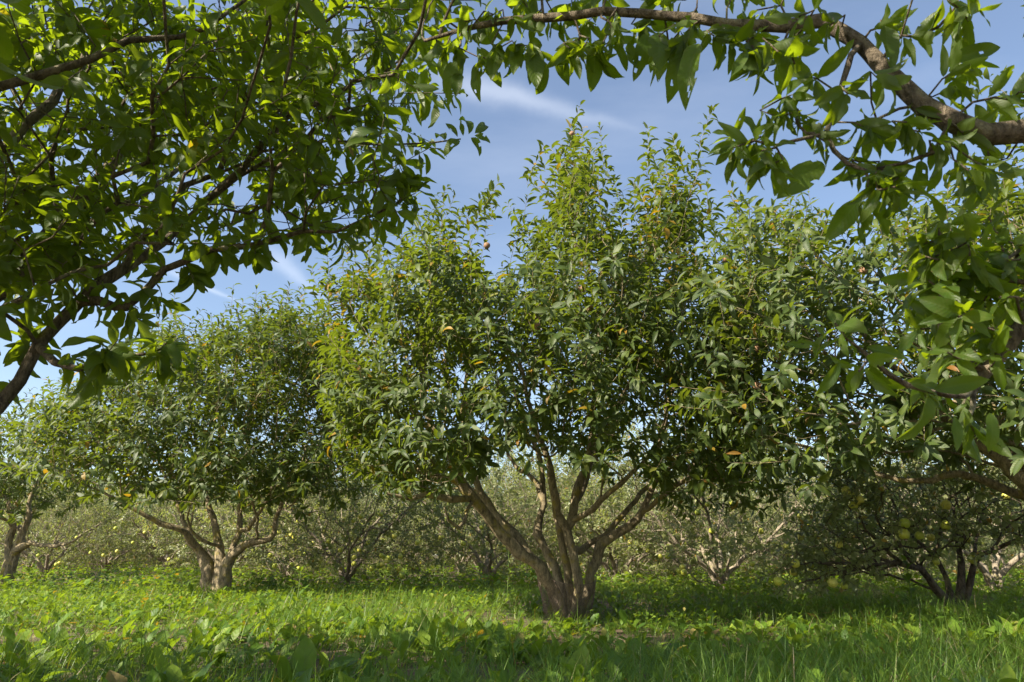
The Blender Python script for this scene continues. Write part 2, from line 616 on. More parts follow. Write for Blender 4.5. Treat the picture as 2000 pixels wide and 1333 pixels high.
    def wood(s, tip=0.0022, power=2.3, sides=(10, 7, 4), origin=(0, 0, 0), knobs=0.0):
        n = len(s.P)
        r = s.radii(tip, power)
        P = np.array(s.P) - np.asarray(origin)
        ch = [[] for _ in range(n)]
        for i in range(n):
            if s.par[i] >= 0:
                ch[s.par[i]].append(i)
        V = []; F = []; base = 0
        stack = [(i, -1) for i in range(n) if s.par[i] < 0]
        while stack:
            st, fr = stack.pop()
            chain = ([fr] if fr >= 0 else []) + [st]
            cur = st
            while ch[cur]:
                c = max(ch[cur], key=lambda j: (s.minr[j] > 0, r[j]))
                for o in ch[cur]:
                    if o != c:
                        stack.append((o, cur))
                chain.append(c); cur = c
            pts = P[chain]; rr = r[chain].copy()
            if fr >= 0:
                rr[0] = min(rr[0], rr[1] * 1.15)
            mx = rr.max()
            k = sides[0] if mx > 0.025 else sides[1] if mx > 0.009 else sides[2]
            tn = np.gradient(pts, axis=0); tn = nrm(tn)
            x = np.array([1.0, 0, 0]) if abs(tn[0][0]) < 0.8 else np.array([0, 1.0, 0])
            rings = []
            a = np.arange(k) * 2 * np.pi / k
            bump = 1 + knobs * rng.normal(size=(len(pts), k)) if (knobs and mx > 0.02) else np.ones((len(pts), k))
            for q in range(len(pts)):
                x = x - tn[q] * np.dot(x, tn[q]); x = x / (np.linalg.norm(x) + 1e-9)
                y = np.cross(tn[q], x)
                rings.append(pts[q] + rr[q] * bump[q][:, None] * (np.cos(a)[:, None] * x + np.sin(a)[:, None] * y))
            V.append(np.concatenate(rings))
            m_ = len(pts)
            i0 = np.arange(m_ - 1)[:, None] * k + np.arange(k)[None]
            i1 = np.arange(m_ - 1)[:, None] * k + (np.arange(k)[None] + 1) % k
            F.append(base + np.stack([i0, i1, i1 + k, i0 + k], -1).reshape(-1, 4))
            base += m_ * k
        return np.concatenate(V), np.concatenate(F)

    def crown(s, origin, W, prof, nl, k, curl=(0.3, 0.9), fold=(0.1, 0.5), wave=0.0, serr=0.0, chew=0.0, yel=0.012, tbias=0.0):
        B = np.array(s.leafB) - np.asarray(origin)
        N = len(B)
        tint = np.zeros((N, 4)); tint[:, 3] = 1
        tint[:, 0] = np.clip(rng.beta(2.0, 2.4, N) + tbias, 0, 1)
        Y = np.array(s.leafY)
        tint[:, 1] = np.where(rng.random(N) < np.maximum(Y, yel), rng.uniform(0.5, 1.0, N), 0)
        tint[:, 2] = rng.random(N) ** 2
        return build_leaves(B, np.array(s.leafD), np.array(s.leafU), np.array(s.leafL),
                            W * rng.uniform(0.8, 1.2, N), rng.uniform(*curl, N), rng.uniform(*fold, N), tint, nl, k, prof, wave, serr, chew)


def finish(tree, root, bark, leafmat, W, prof, nl, k, origin, **kw):
    wkw = {a: kw.pop(a) for a in ('tip', 'power', 'sides', 'knobs') if a in kw}
    V, F = tree.wood(origin=origin, **wkw)
    link('trunk', make_mesh('trunk', V, F), bark, root)
    V, F, luv, tint = tree.crown(origin, W, prof, nl, k, **kw)
    link('crown', make_mesh('crown', V, F, luv, tint), leafmat, root)


def sample_zone(n, poly, y0, y1, test=None):
    """points of space that fall inside an outline as seen from the path, over a range of distances"""
    poly = np.asarray(poly, float)
    lo = poly.min(0); hi = poly.max(0)
    out = []
    while len(out) < n:
        px = rng.uniform(lo[0], hi[0], 400); py = rng.uniform(lo[1], hi[1], 400)
        ok = in_poly(px, py, poly)
        for a, b in zip(px[ok], py[ok]):
            p = at(a, b, rng.uniform(y0, y1))
            if p[2] < 0.25:
                continue
            if test is None or test(p):
                out.append(p)
                if len(out) >= n:
                    break
    return np.array(out)


def thin(P, d):
    """drop points that crowd one another"""
    keep = []
    for p in P:
        if not keep or np.min(np.linalg.norm(np.array(keep) - p, axis=1)) > d:
            keep.append(p)
    return np.array(keep)


def px_limb(tree, pts, radii, par=-1, **kw):
    return tree.limb([at(a, b, y) for a, b, y in pts], radii, par, **kw)


# ================================================================== GROUND
ang = np.linspace(0, 2 * np.pi, 181)[:-1]
rad = np.concatenate([np.arange(0.3, 8, 0.22), np.geomspace(8, 600, 60)])
V = [np.array([[0, 6, 0]])]
V[0][0, 2] = 0
for r_ in rad:
    x = r_ * np.cos(ang); y = 6 + r_ * np.sin(ang)
    V.append(np.stack([x, y, gh(x, y)], 1))
V = np.concatenate(V)
n_a = len(ang)
F = []
for i in range(len(rad) - 1):
    a = 1 + i * n_a + np.arange(n_a); b = 1 + i * n_a + (np.arange(n_a) + 1) % n_a
    F.append(np.stack([a, a + n_a, b + n_a, b], 1))
F = np.concatenate(F)
# close the middle with thin quads
a = 1 + np.arange(0, n_a, 2); b = 1 + (np.arange(0, n_a, 2) + 1) % n_a; c = 1 + (np.arange(0, n_a, 2) + 2) % n_a
F = np.concatenate([F, np.stack([np.zeros_like(a), a, b, c], 1)])
ground = link('ground', make_mesh('ground', V, F), M_SOIL)
ground['kind'] = 'structure'


def scatter(n, y0, y1, power=1.0, margin=1.25):
    """positions in the view wedge, thicker near the path"""
    u = rng.random(n)
    if power == 1.0:
        y = y0 * (y1 / y0) ** u
    else:
        y = y0 + (y1 - y0) * u ** power
    x = rng.uniform(-1, 1, n) * (0.80 * y + 0.4) * margin
    return x, y


def soil_gap(x, y):
    """0 where bare earth shows, 1 where growth is thick"""
    v = 0.5 + 0.5 * np.sin(x * 1.7 + 0.6 * np.sin(y * 1.9)) * np.sin(y * 2.3 + 0.8 * np.sin(x * 1.1))
    strip = np.exp(-((y - (5.75 - 0.10 * x)) / 0.22) ** 2) * (x > -0.6) * (x < 3.4)
    foot = np.exp(-(((x - .47) / .5) ** 2 + ((y - 6.1) / .55) ** 2)) + np.exp(-(((x - 4.3) / .6) ** 2 + ((y - 6.7) / .5) ** 2))
    return np.clip(0.15 + 1.15 * v - 0.9 * strip - 0.75 * foot, 0.03, 1)


# ---- grass
def grass_mesh():
    X = []; 
    parts = []
    for (n, y0, y1, h0, h1, wd) in ((120000, 1.1, 6.0, 0.12, 0.32, 0.0038), (100000, 5.0, 12, 0.08, 0.22, 0.0055), (50000, 10, 34, 0.06, 0.17, 0.014)):
        x, y = scatter(n, y0, y1)
        # tufts
        tx, ty = np.round(x * 6) / 6, np.round(y * 6) / 6
        x = x * 0.55 + (tx + 0.06 * np.sin(ty * 37)) * 0.45
        patch = 0.5 + 0.5 * np.sin(0.9 * x + 1.3 + np.sin(1.1 * y)) * np.cos(0.8 * y - 0.6 * x)
        keep = rng.random(n) < (0.22 + 0.78 * soil_gap(x, y)) * (0.35 + 0.65 * patch) * np.where(y < 5, np.clip(.75 + .22 * x, .4, 1), 1)
        x = x[keep]; y = y[keep]; patch = patch[keep]
        m_ = len(x)
        B = np.stack([x, y, gh(x, y) - 0.005], 1)
        az = rng.uniform(0, 6.28, m_); lean = rng.uniform(0.05, 0.75, m_)
        D = np.stack([np.cos(az) * np.sin(lean), np.sin(az) * np.sin(lean), np.cos(lean)], 1)
        U = -np.stack([np.cos(az), np.sin(az), np.zeros(m_)], 1) + rng.normal(size=(m_, 3)) * 0.3
        L = rng.uniform(h0, h1, m_) * (0.65 + 0.6 * patch)
        tint = np.zeros((m_, 4)); tint[:, 3] = 1
        tint[:, 0] = np.clip(rng.beta(2, 2, m_), 0, 1)
        tint[:, 1] = np.where(rng.random(m_) < 0.06, rng.uniform(0.5, 1, m_), 0); tint[:, 2] = rng.random(m_) ** 2
        S = np.cross(nrm(D), nrm(U - D * np.sum(U * D, 1, keepdims=True)))
        nl = 4 if y0 < 5 else 3
        t = np.linspace(0, 1, nl + 1)
        c = rng.uniform(0.3, 1.7, m_)[:, None]
        Un = nrm(U - D * np.sum(U * D, 1, keepdims=True))
        spine = B[:, None] + D[:, None] * (L[:, None] * np.sin(c * t) / c)[..., None] - Un[:, None] * (L[:, None] * (1 - np.cos(c * t)) / c)[..., None]
        w_ = wd * rng.uniform(0.6, 1.3, m_)[:, None] * (1 - t[None] ** 1.6 * 0.93) * 0.5
        VV = np.stack([spine - S[:, None] * w_[..., None], spine + S[:, None] * w_[..., None]], 2).reshape(-1, 3)
        k = 2 * (nl + 1)
        q = np.array([(2 * i, 2 * i + 1, 2 * i + 3, 2 * i + 2) for i in range(nl)])
        FF = ((np.arange(m_) * k)[:, None, None] + q[None]).reshape(-1, 4)
        luv = np.zeros((m_, k, 3)); tt = np.repeat(tint[:, None], k, 1)
        parts.append((VV, FF, luv.reshape(-1, 3), tt.reshape(-1, 4)))
    return join(parts)


def join(parts):
    off = 0; V = []; F = []; A = []; Tn = []
    for v, f, a, t in parts:
        V.append(v); F.append(f + off); A.append(a); Tn.append(t); off += len(v)
    return np.concatenate(V), np.concatenate(F), np.concatenate(A), np.concatenate(Tn)


g_ = link('grass', make_mesh('grass', *grass_mesh()), M_GRASS)
g_['kind'] = 'stuff'; g_['label'] = 'short green grass growing between the weeds on the orchard floor'; g_['category'] = 'grass'


# ---- ground cover weeds
def rosettes(x, y, nleaf, lmin, lmax, W, prof, nl, k, upright=(0.3, 1.1), zspread=0.0, yel=0.02, wave=0.25, serr=0.05, origin=None, cur=(0.3, 1.5), tb=0.0):
    n = len(x)
    bx = np.repeat(x, nleaf); by = np.repeat(y, nleaf)
    m_ = n * nleaf
    sz = np.repeat(rng.uniform(0.7, 1.2, n), nleaf)
    B = np.stack([bx + rng.normal(size=m_) * 0.012, by + rng.normal(size=m_) * 0.012, gh(bx, by) + rng.uniform(0, 1, m_) * zspread], 1)
    if zspread > 0:
        B[:, :2] += rng.normal(size=(m_, 2)) * 0.05
    az = np.tile(np.arange(nleaf) * 2.39996, n) + np.repeat(rng.uniform(0, 6.28, n), nleaf) + rng.normal(size=m_) * 0.3
    lean = rng.uniform(upright[0], upright[1], m_)
    D = np.stack([np.cos(az) * np.sin(lean), np.sin(az) * np.sin(lean), np.cos(lean)], 1)
    U = np.stack([-np.cos(az) * np.cos(lean), -np.sin(az) * np.cos(lean), np.sin(lean)], 1) + rng.normal(size=(m_, 3)) * 0.2
    L = rng.uniform(lmin, lmax, m_) * sz
    tint = np.zeros((m_, 4)); tint[:, 3] = 1
    tint[:, 0] = np.clip(rng.beta(1.4, 1.4, m_) + np.repeat(rng.normal(size=n) * 0.15, nleaf) + tb, 0, 1)
    tint[:, 1] = np.where(rng.random(m_) < yel, rng.uniform(0.4, 1, m_), 0); tint[:, 2] = rng.random(m_) ** 2
    if origin is not None:
        B = B - np.asarray(origin)
    return build_leaves(B, D, U, L, W * rng.uniform(0.75, 1.3, m_), rng.uniform(cur[0], cur[1], m_), rng.uniform(0.05, 0.45, m_), tint, nl, k, prof, wave, serr)


parts = []
x, y = scatter(1250, 1.7, 5.4); kp = rng.random(len(x)) < soil_gap(x, y) * np.clip(.75 - .35 * x, .3, 1); parts.append(rosettes(x[kp], y[kp], 7, 0.065, 0.165, 0.30, 'dock', 7, 1, (0.15, 0.95)))
x, y = scatter(2600, 3.4, 10); kp = rng.random(len(x)) < soil_gap(x, y); parts.append(rosettes(x[kp], y[kp], 6, 0.05, 0.15, 0.34, 'dock', 5, 1, (0.1, 1.1)))
x, y = scatter(4000, 4.6, 12); kp = rng.random(len(x)) < soil_gap(x, y) * np.clip((y - 4.6) / 1.5, 0.2, 1); parts.append(rosettes(x[kp], y[kp], 10, 0.025, 0.065, 0.50, 'small', 2, 1, (0.4, 1.5), 0.13, 0.03, tb=0.06))
x, y = scatter(5200, 9, 38); parts.append(rosettes(x, y, 8, 0.05, 0.12, 0.6, 'small', 2, 1, (0.5, 1.5), 0.20, 0.05, tb=0.08))
g_ = link('weeds', make_mesh('weeds', *join(parts)), M_WEED)
g_['kind'] = 'stuff'; g_['label'] = 'low broad-leaved weeds covering the orchard floor'; g_['category'] = 'ground cover'


# ---- fallen leaves
nf = 1500
x, y = scatter(nf, 4.2, 13)
B = np.stack([x, y, gh(x, y) + rng.uniform(.0, .05, nf)], 1)
az = rng.uniform(0, 6.28, nf)
D = np.stack([np.cos(az), np.sin(az), rng.normal(size=nf) * .25], 1)
tint = np.zeros((nf, 4)); tint[:, 3] = 1; tint[:, 0] = rng.random(nf); tint[:, 1] = rng.uniform(.75, 1, nf); tint[:, 2] = rng.uniform(.3, 1.0, nf)
g_ = link('fallen_leaves', make_mesh('fallen_leaves', *build_leaves(B, D, rng.normal(size=(nf, 3)) * .3 + [0, 0, 1], rng.uniform(.05, .11, nf), .38 * np.ones(nf), rng.uniform(-.8, 1.4, nf), rng.uniform(.05, .6, nf), tint, 4, 1, 'medlar', .2)), M_WEED)
g_['kind'] = 'stuff'; g_['label'] = 'dry tan fallen leaves scattered among the weeds'; g_['category'] = 'leaf litter'

# ================================================================== MEDLAR TREES
def med_shoots(t, ends, axis, leafL=0.128, n=(9, 15), ln=(0.16, 0.42), upb=0.45, outb=0.55, droop=0.28, spread=1.05, yz=()):
    for e in ends:
        p = t.P[e]
        out = nrm(np.array([p[0] - axis[0], p[1] - axis[1], (p[2] - axis[2]) * 0.8]))
        d = 0.55 * t.tangent(e) + outb * out + np.array([0, 0, upb]) + rng.normal(size=3) * 0.45
        yl = 0.0
        for c, r_, pr in yz:
            if np.linalg.norm(p - c) < r_:
                yl = pr
        t.shoot(e, d, rng.uniform(*ln), int(rng.integers(*n)), leafL, spread, droop, yellow=yl)
        top = axis[2] + 1.0 + 1.1 * (1 - min(1, np.hypot(p[0] - axis[0], p[1] - axis[1]) / 2.2))
        if p[2] > top and rng.random() < .42:
            ul = rng.uniform(.35, .80)
            t.shoot(e, np.array([rng.normal() * .22 + .12 * out[0], rng.normal() * .22, 1.0]), ul, int(9 + ul * 18), leafL * .95, 1.0, .12, yellow=max(yl, .03), start=.05)


def hollow(P, c, r, keep=0.36):
    """few twigs grow in the shaded inside of a crown"""
    P = np.asarray(P)
    f = np.sum(((P - np.asarray(c)) / np.asarray(r)) ** 2, 1)
    return P[(f > 1) | (rng.random(len(P)) < keep)]


def ell(c, r):
    c = np.asarray(c); r = np.asarray(r)
    return lambda p: np.sum(((p - c) / r) ** 2) < 1


# ---- the central medlar
def central_medlar():
    o = np.array([0.47, 6.35, 0.0]); o[2] = gh(o[0], o[1])
    Y = 6.35
    t = Tree()
    root = empty('medlar_tree', o, 'large medlar tree in the middle, lichened stems rising from brown trunk netting', 'tree')
    bz = o + np.array([-0.02, 0, -0.05])
    a = t.limb([bz + [0.0, 0, 0]] + [at(px, py, y) for px, py, y in [(1090, 1175, 6.30), (1073, 1145, 6.24), (1055, 1106, 6.16), (1013, 1078, 6.10), (978, 1043, 6.05), (950, 1004, 6.0), (925, 975, 5.95), (897, 934, 5.9), (869, 874, 5.85), (833, 811, 5.8), (826, 747, 5.75), (800, 660, 5.7)]],
               [.058, .066, .058, .054, .052, .050, .048, .048, .040, .032, .026, .022, .014])
    px_limb(t, [(1000, 1040, 6.2), (964, 1000, 6.3), (930, 940, 6.4), (912, 880, 6.5), (905, 800, 6.6), (915, 700, 6.7)], [.040, .034, .030, .026, .022, .014], t.near(at(1036, 1092, 6.12)))
    b = px_limb(t, [(883, 976, 5.75), (830, 968, 5.65), (802, 976, 5.6), (756, 965, 5.5)], [.028, .024, .016, .011], t.near(at(925, 978, 5.95)))
    px_limb(t, [(897, 1030, 5.6), (876, 1013, 5.5), (868, 990, 5.45)], [.016, .012, .008], t.near(at(932, 985, 5.95)))
    # second stem
    t2 = px_limb(t, [(1103, 1180, 6.40), (1084, 1110, 6.50), (1063, 1075, 6.55), (1051, 1046, 6.60), (1049, 1022, 6.65), (1062, 985, 6.7), (1059, 934, 6.75), (1050, 880, 6.8), (1020, 828, 6.9), (1000, 730, 7.0)],
                 [.040, .039, .038, .037, .035, .031, .028, .024, .020, .013], t.near(bz))
    # middle stems
    t3 = px_limb(t, [(1114, 1180, 6.34), (1106, 1110, 6.30), (1096, 1060, 6.28), (1090, 1020, 6.30), (1086, 985, 6.4), (1080, 950, 6.5), (1073, 905, 6.6)],
                 [.042, .038, .036, .034, .032, .029, .024], t.near(bz))
    t4 = px_limb(t, [(1128, 1180, 6.28), (1127, 1145, 6.22), (1122, 1103, 6.2), (1113, 1060, 6.2), (1108, 1036, 6.2), (1090, 1003, 6.15), (1080, 962, 6.1), (1073, 905, 6.05), (1050, 850, 6.0), (1030, 780, 5.9), (1010, 700, 5.8)],
                 [.042, .042, .041, .041, .041, .040, .036, .031, .026, .020, .013], t.near(bz))
    t5 = px_limb(t, [(1115, 1018, 6.22), (1122, 969, 6.25), (1137, 934, 6.3), (1151, 877, 6.3), (1158, 825, 6.35), (1165, 740, 6.4), (1170, 640, 6.4), (1150, 520, 6.3)],
                 [.040, .036, .034, .030, .026, .022, .018, .011], t.near(at(1109, 1040, 6.2)))
    px_limb(t, [(1135, 960, 6.4), (1150, 915, 6.6), (1172, 860, 6.75), (1210, 780, 6.9), (1260, 680, 7.0), (1265, 560, 7.0)], [.030, .027, .024, .02, .016, .010], t.near(at(1118, 1000, 6.22)))
    px_limb(t, [(1140, 1008, 6.1), (1161, 996, 6.0), (1190, 965, 5.9), (1214, 941, 5.8), (1249, 909, 5.7), (1290, 860, 5.6)], [.028, .025, .022, .020, .016, .011], t.near(at(1116, 1015, 6.22)))
    # right stem
    t6 = px_limb(t, [(1134, 1182, 6.36), (1150, 1145, 6.36), (1160, 1096, 6.36), (1174, 1062, 6.36), (1200, 1046, 6.36), (1228, 1029, 6.32), (1256, 1000, 6.3), (1280, 940, 6.3), (1290, 860, 6.3), (1309, 772, 6.3), (1348, 720, 6.3), (1380, 650, 6.3)],
                 [.046, .043, .041, .040, .040, .038, .032, .028, .024, .02, .016, .010], t.near(bz))
    px_limb(t, [(1135, 1074, 6.45), (1154, 1060, 6.5), (1185, 1043, 6.55), (1230, 990, 6.7), (1290, 930, 6.9), (1370, 860, 7.0), (1430, 800, 7.0)], [.030, .028, .028, .024, .020, .016, .010], t.near(at(1113, 1078, 6.25)))
    for q in [(1256, 1000, 6.3, 1350, 930, 5.8, 1420, 870, 5.6), (850, 860, 5.82, 760, 800, 5.7, 690, 700, 5.7), (925, 975, 5.95, 820, 920, 6.6, 740, 860, 6.9),
              (1062, 985, 6.7, 1000, 900, 7.4, 960, 800, 7.7), (1280, 940, 6.3, 1400, 900, 6.8, 1470, 820, 7.0)]:
        px_limb(t, [((q[0] + q[3]) / 2 + 10, (q[1] + q[4]) / 2 - 10, (q[2] + q[5]) / 2), (q[3], q[4], q[5]), (q[6], q[7], q[8])], [.022, .017, .010], t.near(at(q[0], q[1], q[2])))
    poly = [(640, 640), (655, 560), (720, 570), (760, 560), (800, 550), (850, 500), (900, 500), (950, 570), (1000, 580), (1045, 510), (1080, 430), (1108, 350), (1140, 350), (1175, 470), (1240, 480),
            (1285, 405), (1335, 425), (1360, 530), (1420, 575), (1480, 600), (1500, 700), (1520, 840), (1500, 930), (1440, 975), (1380, 950), (1270, 970), (1190, 930), (1120, 890),
            (960, 890), (900, 960), (800, 960), (700, 910), (650, 800)]
    c = at(1080, 720, 6.35)
    T1 = sample_zone(3100, poly, 4.6, 8.1, ell(c, (2.3, 1.75, 2.6)))
    T1 = thin(clumped(hollow(T1, c - [0, 0, .75], (1.35, 1.15, 1.25)), .66), 0.06)
    ends = t.grow(T1, bf=0.45, step=0.10, bend=0.45)
    # the shoots that stand up out of the crown
    tips = [(1135, 205, 6.3, .9), (1105, 225, 6.2, .7), (1160, 250, 6.4, .6), (1262, 238, 6.3, .7), (1360, 195, 6.3, .9), (1320, 270, 6.4, .5), (1090, 300, 6.1, .6), (868, 362, 6.0, .6), (930, 385, 6.0, .4), (970, 342, 5.9, .6), (955, 365, 6.3, .4),
            (1052, 275, 6.0, .6), (985, 395, 6.2, .35), (1195, 345, 6.6, .4), (1240, 350, 6.1, .4), (1385, 400, 6.4, .4), (1435, 385, 6.6, .4), (735, 365, 5.8, .5), (700, 430, 5.9, .4),
            (610, 520, 5.9, .5), (640, 480, 6.1, .4), (780, 455, 5.7, .35), (830, 430, 6.4, .35), (1045, 430, 6.0, .4), (1505, 500, 6.4, .4), (1140, 300, 6.5, .5), (1120, 350, 6.2, .5), (1290, 300, 6.1, .5), (1330, 330, 6.5, .5), (900, 410, 6.2, .4), (850, 400, 5.9, .4), (800, 470, 6.2, .3), (755, 440, 6.1, .4), (1010, 440, 6.1, .4), (1025, 380, 5.9, .5), (1080, 330, 6.4, .5), (1150, 330, 6.0, .5), (1175, 300, 6.3, .5), (1210, 390, 6.2, .4), (1270, 290, 6.4, .5), (1310, 260, 6.2, .5), (1350, 300, 6.4, .5), (1375, 350, 6.1, .5), (1400, 450, 6.2, .4), (1450, 440, 6.3, .4), (1480, 480, 6.6, .4), (670, 450, 6.2, .4), (625, 560, 6.0, .4)]
    for px, py, yy, ln in tips:
        tip = at(px, py, yy)
        b0 = tip - np.array([rng.normal() * 0.12, rng.normal() * 0.1, ln * 0.97])
        e = t.grow([b0], bf=0.2, step=0.12)[0]
        t.shoot(e, tip - t.P[e], float(np.linalg.norm(tip - t.P[e])), int(12 + ln * 20), 0.13, 1.0, 0.12, curve=np.array([0.1, 0, -0.12]), start=0.03)
    yz = [(at(1250, 500, 6.0), .6, 0.14), (at(650, 600, 6.0), .6, 0.24), (at(1060, 390, 6.1), .4, 0.2), (at(700, 520, 6.0), .6, .16), (at(880, 470, 6.0), .5, .10), (at(1265, 520, 5.6), .22, .7)]
    med_shoots(t, ends, c - [0, 0, 0.9], yz=yz, n=(12, 19))
    finish(t, root, M_BARK, M_MED, 0.36, 'medlar', 4, 1, o, tip=.0016, curl=(-0.1, 1.7), fold=(0.1, 0.75), wave=0.2, yel=0.015, knobs=0.08)
    return t


central = central_medlar()


# ---- the trunk netting round the foot of the central medlar
def netting():
    c0 = np.array([0.475, 6.34])
    rings = 26; nseg = 60
    H = 0.31
    z0 = gh(*c0) + 0.01

    def surf(u, h):
        f = h / H
        rx = 0.185 + 0.075 * f ** 0.8; ry = 0.175 + 0.05 * f
        cx = c0[0] + 0.015 * f
        fl = 1 + 0.03 * np.sin(3 * u + 5 * f) + 0.02 * np.sin(7 * u)
        lip = 0.03 * np.sin(u * 2 + 1.0) * f
        return np.array([cx + rx * np.cos(u) * fl, c0[1] + ry * np.sin(u) * fl, z0 + h + lip])
    V = []; F = []
    nst = 62
    for sgn in (1, -1):
        for i in range(nst):
            pts = np.array([surf(2 * np.pi * (i / nst) + sgn * 0.85 * q / rings, H * q / rings) for q in range(rings + 1)])
            add_tube(V, F, pts, 0.0016, 3)
    for h, r_ in ((0.0, .0022), (H, .0026)):
        pts = np.array([surf(2 * np.pi * q / nseg, h) for q in range(nseg + 1)])
        add_tube(V, F, pts, r_, 4)
    root = link('trunk_netting', make_mesh('trunk_netting', np.concatenate(V) - np.array([c0[0], c0[1], z0]), np.concatenate(F)), M_NET)
    root.location = (c0[0], c0[1], z0)
    root['label'] = 'brown plastic mesh netting wrapped around the foot of the central medlar stems'
    root['category'] = 'tree guard'


def add_tube(V, F, pts, r, k):
    base = sum(len(v) for v in V)
    r = np.broadcast_to(r, (len(pts),))
    tn = nrm(np.gradient(pts, axis=0))
    x = np.array([0.3, 1.0, 0.1])
    a = np.arange(k) * 2 * np.pi / k
    out = []
    for q in range(len(pts)):
        x = x - tn[q] * np.dot(x, tn[q]); x = x / (np.linalg.norm(x) + 1e-9)
        y = np.cross(tn[q], x)
        out.append(pts[q] + r[q] * (np.cos(a)[:, None] * x + np.sin(a)[:, None] * y))
    V.append(np.concatenate(out))
    i0 = np.arange(len(pts) - 1)[:, None] * k + np.arange(k)[None]
    i1 = np.arange(len(pts) - 1)[:, None] * k + (np.arange(k)[None] + 1) % k
    F.append(base + np.stack([i0, i1, i1 + k, i0 + k], -1).reshape(-1, 4))


netting()


# ---- the left medlar
def left_medlar():
    Y = 8.9
    o = at(420, 1168, Y); o[2] = gh(o[0], o[1])
    t = Tree()
    root = empty('medlar_tree', o, 'medlar tree left of centre with a short thick forked trunk and wide rounded crown', 'tree')
    bz = o - np.array([0, 0, 0.06])
    k0 = t.add(bz, -1, 0.12)
    t.limb([at(408, 1137, Y), at(404, 1104, Y), at(390, 1077, Y), at(374, 1058, Y - .1), at(362, 1042, Y - .2), at(330, 1028, Y - .3), at(270, 1000, Y - .5), at(200, 960, Y - .7)], [0.0912, 0.0798, 0.0570, 0.0486, 0.0410, 0.0334, 0.0258, 0.0137], k0)
    px_limb(t, [(366, 1030, Y), (358, 1015, Y), (340, 970, Y + .1), (310, 900, Y + .2)], [0.0342, 0.0304, 0.0243, 0.0137], t.near(at(374, 1057, Y)))
    t.limb([at(426, 1150, Y), at(431, 1109, Y), at(433, 1081, Y), at(427, 1055, Y + .1), at(421, 1034, Y + .1), at(405, 980, Y + .2), at(390, 900, Y + .3), at(370, 800, Y + .3)], [0.1064, 0.0760, 0.0532, 0.0471, 0.0426, 0.0342, 0.0258, 0.0137], k0)
    px_limb(t, [(414, 1062, Y - .2), (386, 1051, Y - .3), (373, 1034, Y - .4), (366, 1010, Y - .5)], [0.0228, 0.0198, 0.0167, 0.0106], t.near(at(431, 1065, Y)))
    t.limb([at(434, 1152, Y), at(441, 1109, Y - .02), at(457, 1083, Y - .05), at(476, 1066, Y - .1), at(499, 1059, Y - .15), at(527, 1055, Y - .2), at(537, 1042, Y - .2), at(539, 1015, Y - .2), at(560, 960, Y - .2), at(600, 900, Y - .2)], [0.1064, 0.0798, 0.0547, 0.0471, 0.0426, 0.0380, 0.0350, 0.0304, 0.0228, 0.0122], k0)
    px_limb(t, [(458, 1064, Y + .1), (466, 1036, Y + .15), (470, 990, Y + .2), (480, 900, Y + .3), (490, 780, Y + .3)], [0.0395, 0.0365, 0.0304, 0.0228, 0.0122], t.near(at(449, 1092, Y)))
    px_limb(t, [(485, 1034, Y), (498, 1015, Y - .1), (530, 960, Y - .3), (560, 860, Y - .4)], [0.0274, 0.0243, 0.0182, 0.0106], t.near(at(466, 1040, Y + .15)))
    poly = [(40, 870), (60, 830), (130, 795), (240, 735), (310, 695), (340, 670), (370, 700), (430, 680), (520, 660), (580, 645), (660, 690), (720, 800), (725, 920), (660, 970), (560, 990), (440, 985), (330, 985), (250, 975), (170, 960), (80, 930)]
    c = at(390, 850, Y)
    T1 = thin(clumped(hollow(sample_zone(2700, poly, 7.1, 10.8, ell(c, (2.8, 2.0, 2.3))), c - [0, 0, .6], (1.5, 1.2, 1.0)), .85), 0.082)
    ends = t.grow(T1, bf=0.45, step=0.13, bend=0.45)
    for px, py, yy, ln in [(336, 575, Y, 1.1), (345, 600, Y + .1, .9), (330, 640, Y, .7), (445, 597, Y, .6), (475, 590, Y, .6), (512, 583, Y, .7), (565, 575, Y, .8), (600, 600, Y, .6), (410, 640, Y, .4), (300, 640, Y, .5), (280, 655, Y, .4), (240, 660, Y, .5), (200, 700, Y, .4),
                           (560, 610, Y + .3, .6), (620, 590, Y, .6), (260, 690, Y + .2, .4), (315, 650, Y - .2, .5), (365, 655, Y + .2, .4), (395, 670, Y - .3, .4), (430, 640, Y + .3, .5), (460, 640, Y - .2, .4), (495, 625, Y + .2, .5), (530, 620, Y - .2, .5), (585, 620, Y, .5), (170, 740, Y, .4), (220, 700, Y + .3, .4), (110, 790, Y, .4), (140, 760, Y, .4), (380, 660, Y, .4)]:
        tip = at(px, py, yy)
        b0 = tip - np.array([rng.normal() * 0.08, rng.normal() * 0.1, ln * 0.97])
        e = t.grow([b0], bf=0.2, step=0.14)[0]
        t.shoot(e, tip - t.P[e], float(np.linalg.norm(tip - t.P[e])), int(12 + ln * 20), 0.14, 1.0, 0.12, curve=np.array([0.1, 0, -0.1]), start=0.03)
    med_shoots(t, ends, c - [0, 0, 0.9], leafL=0.135, n=(12, 19), ln=(.2, .5))
    finish(t, root, M_BARK, M_MED, 0.37, 'medlar', 3, 1, o, tip=.0018, curl=(-0.1, 1.6), fold=(0.1, 0.7), wave=0.1, yel=0.02, knobs=0.08)


left_medlar()


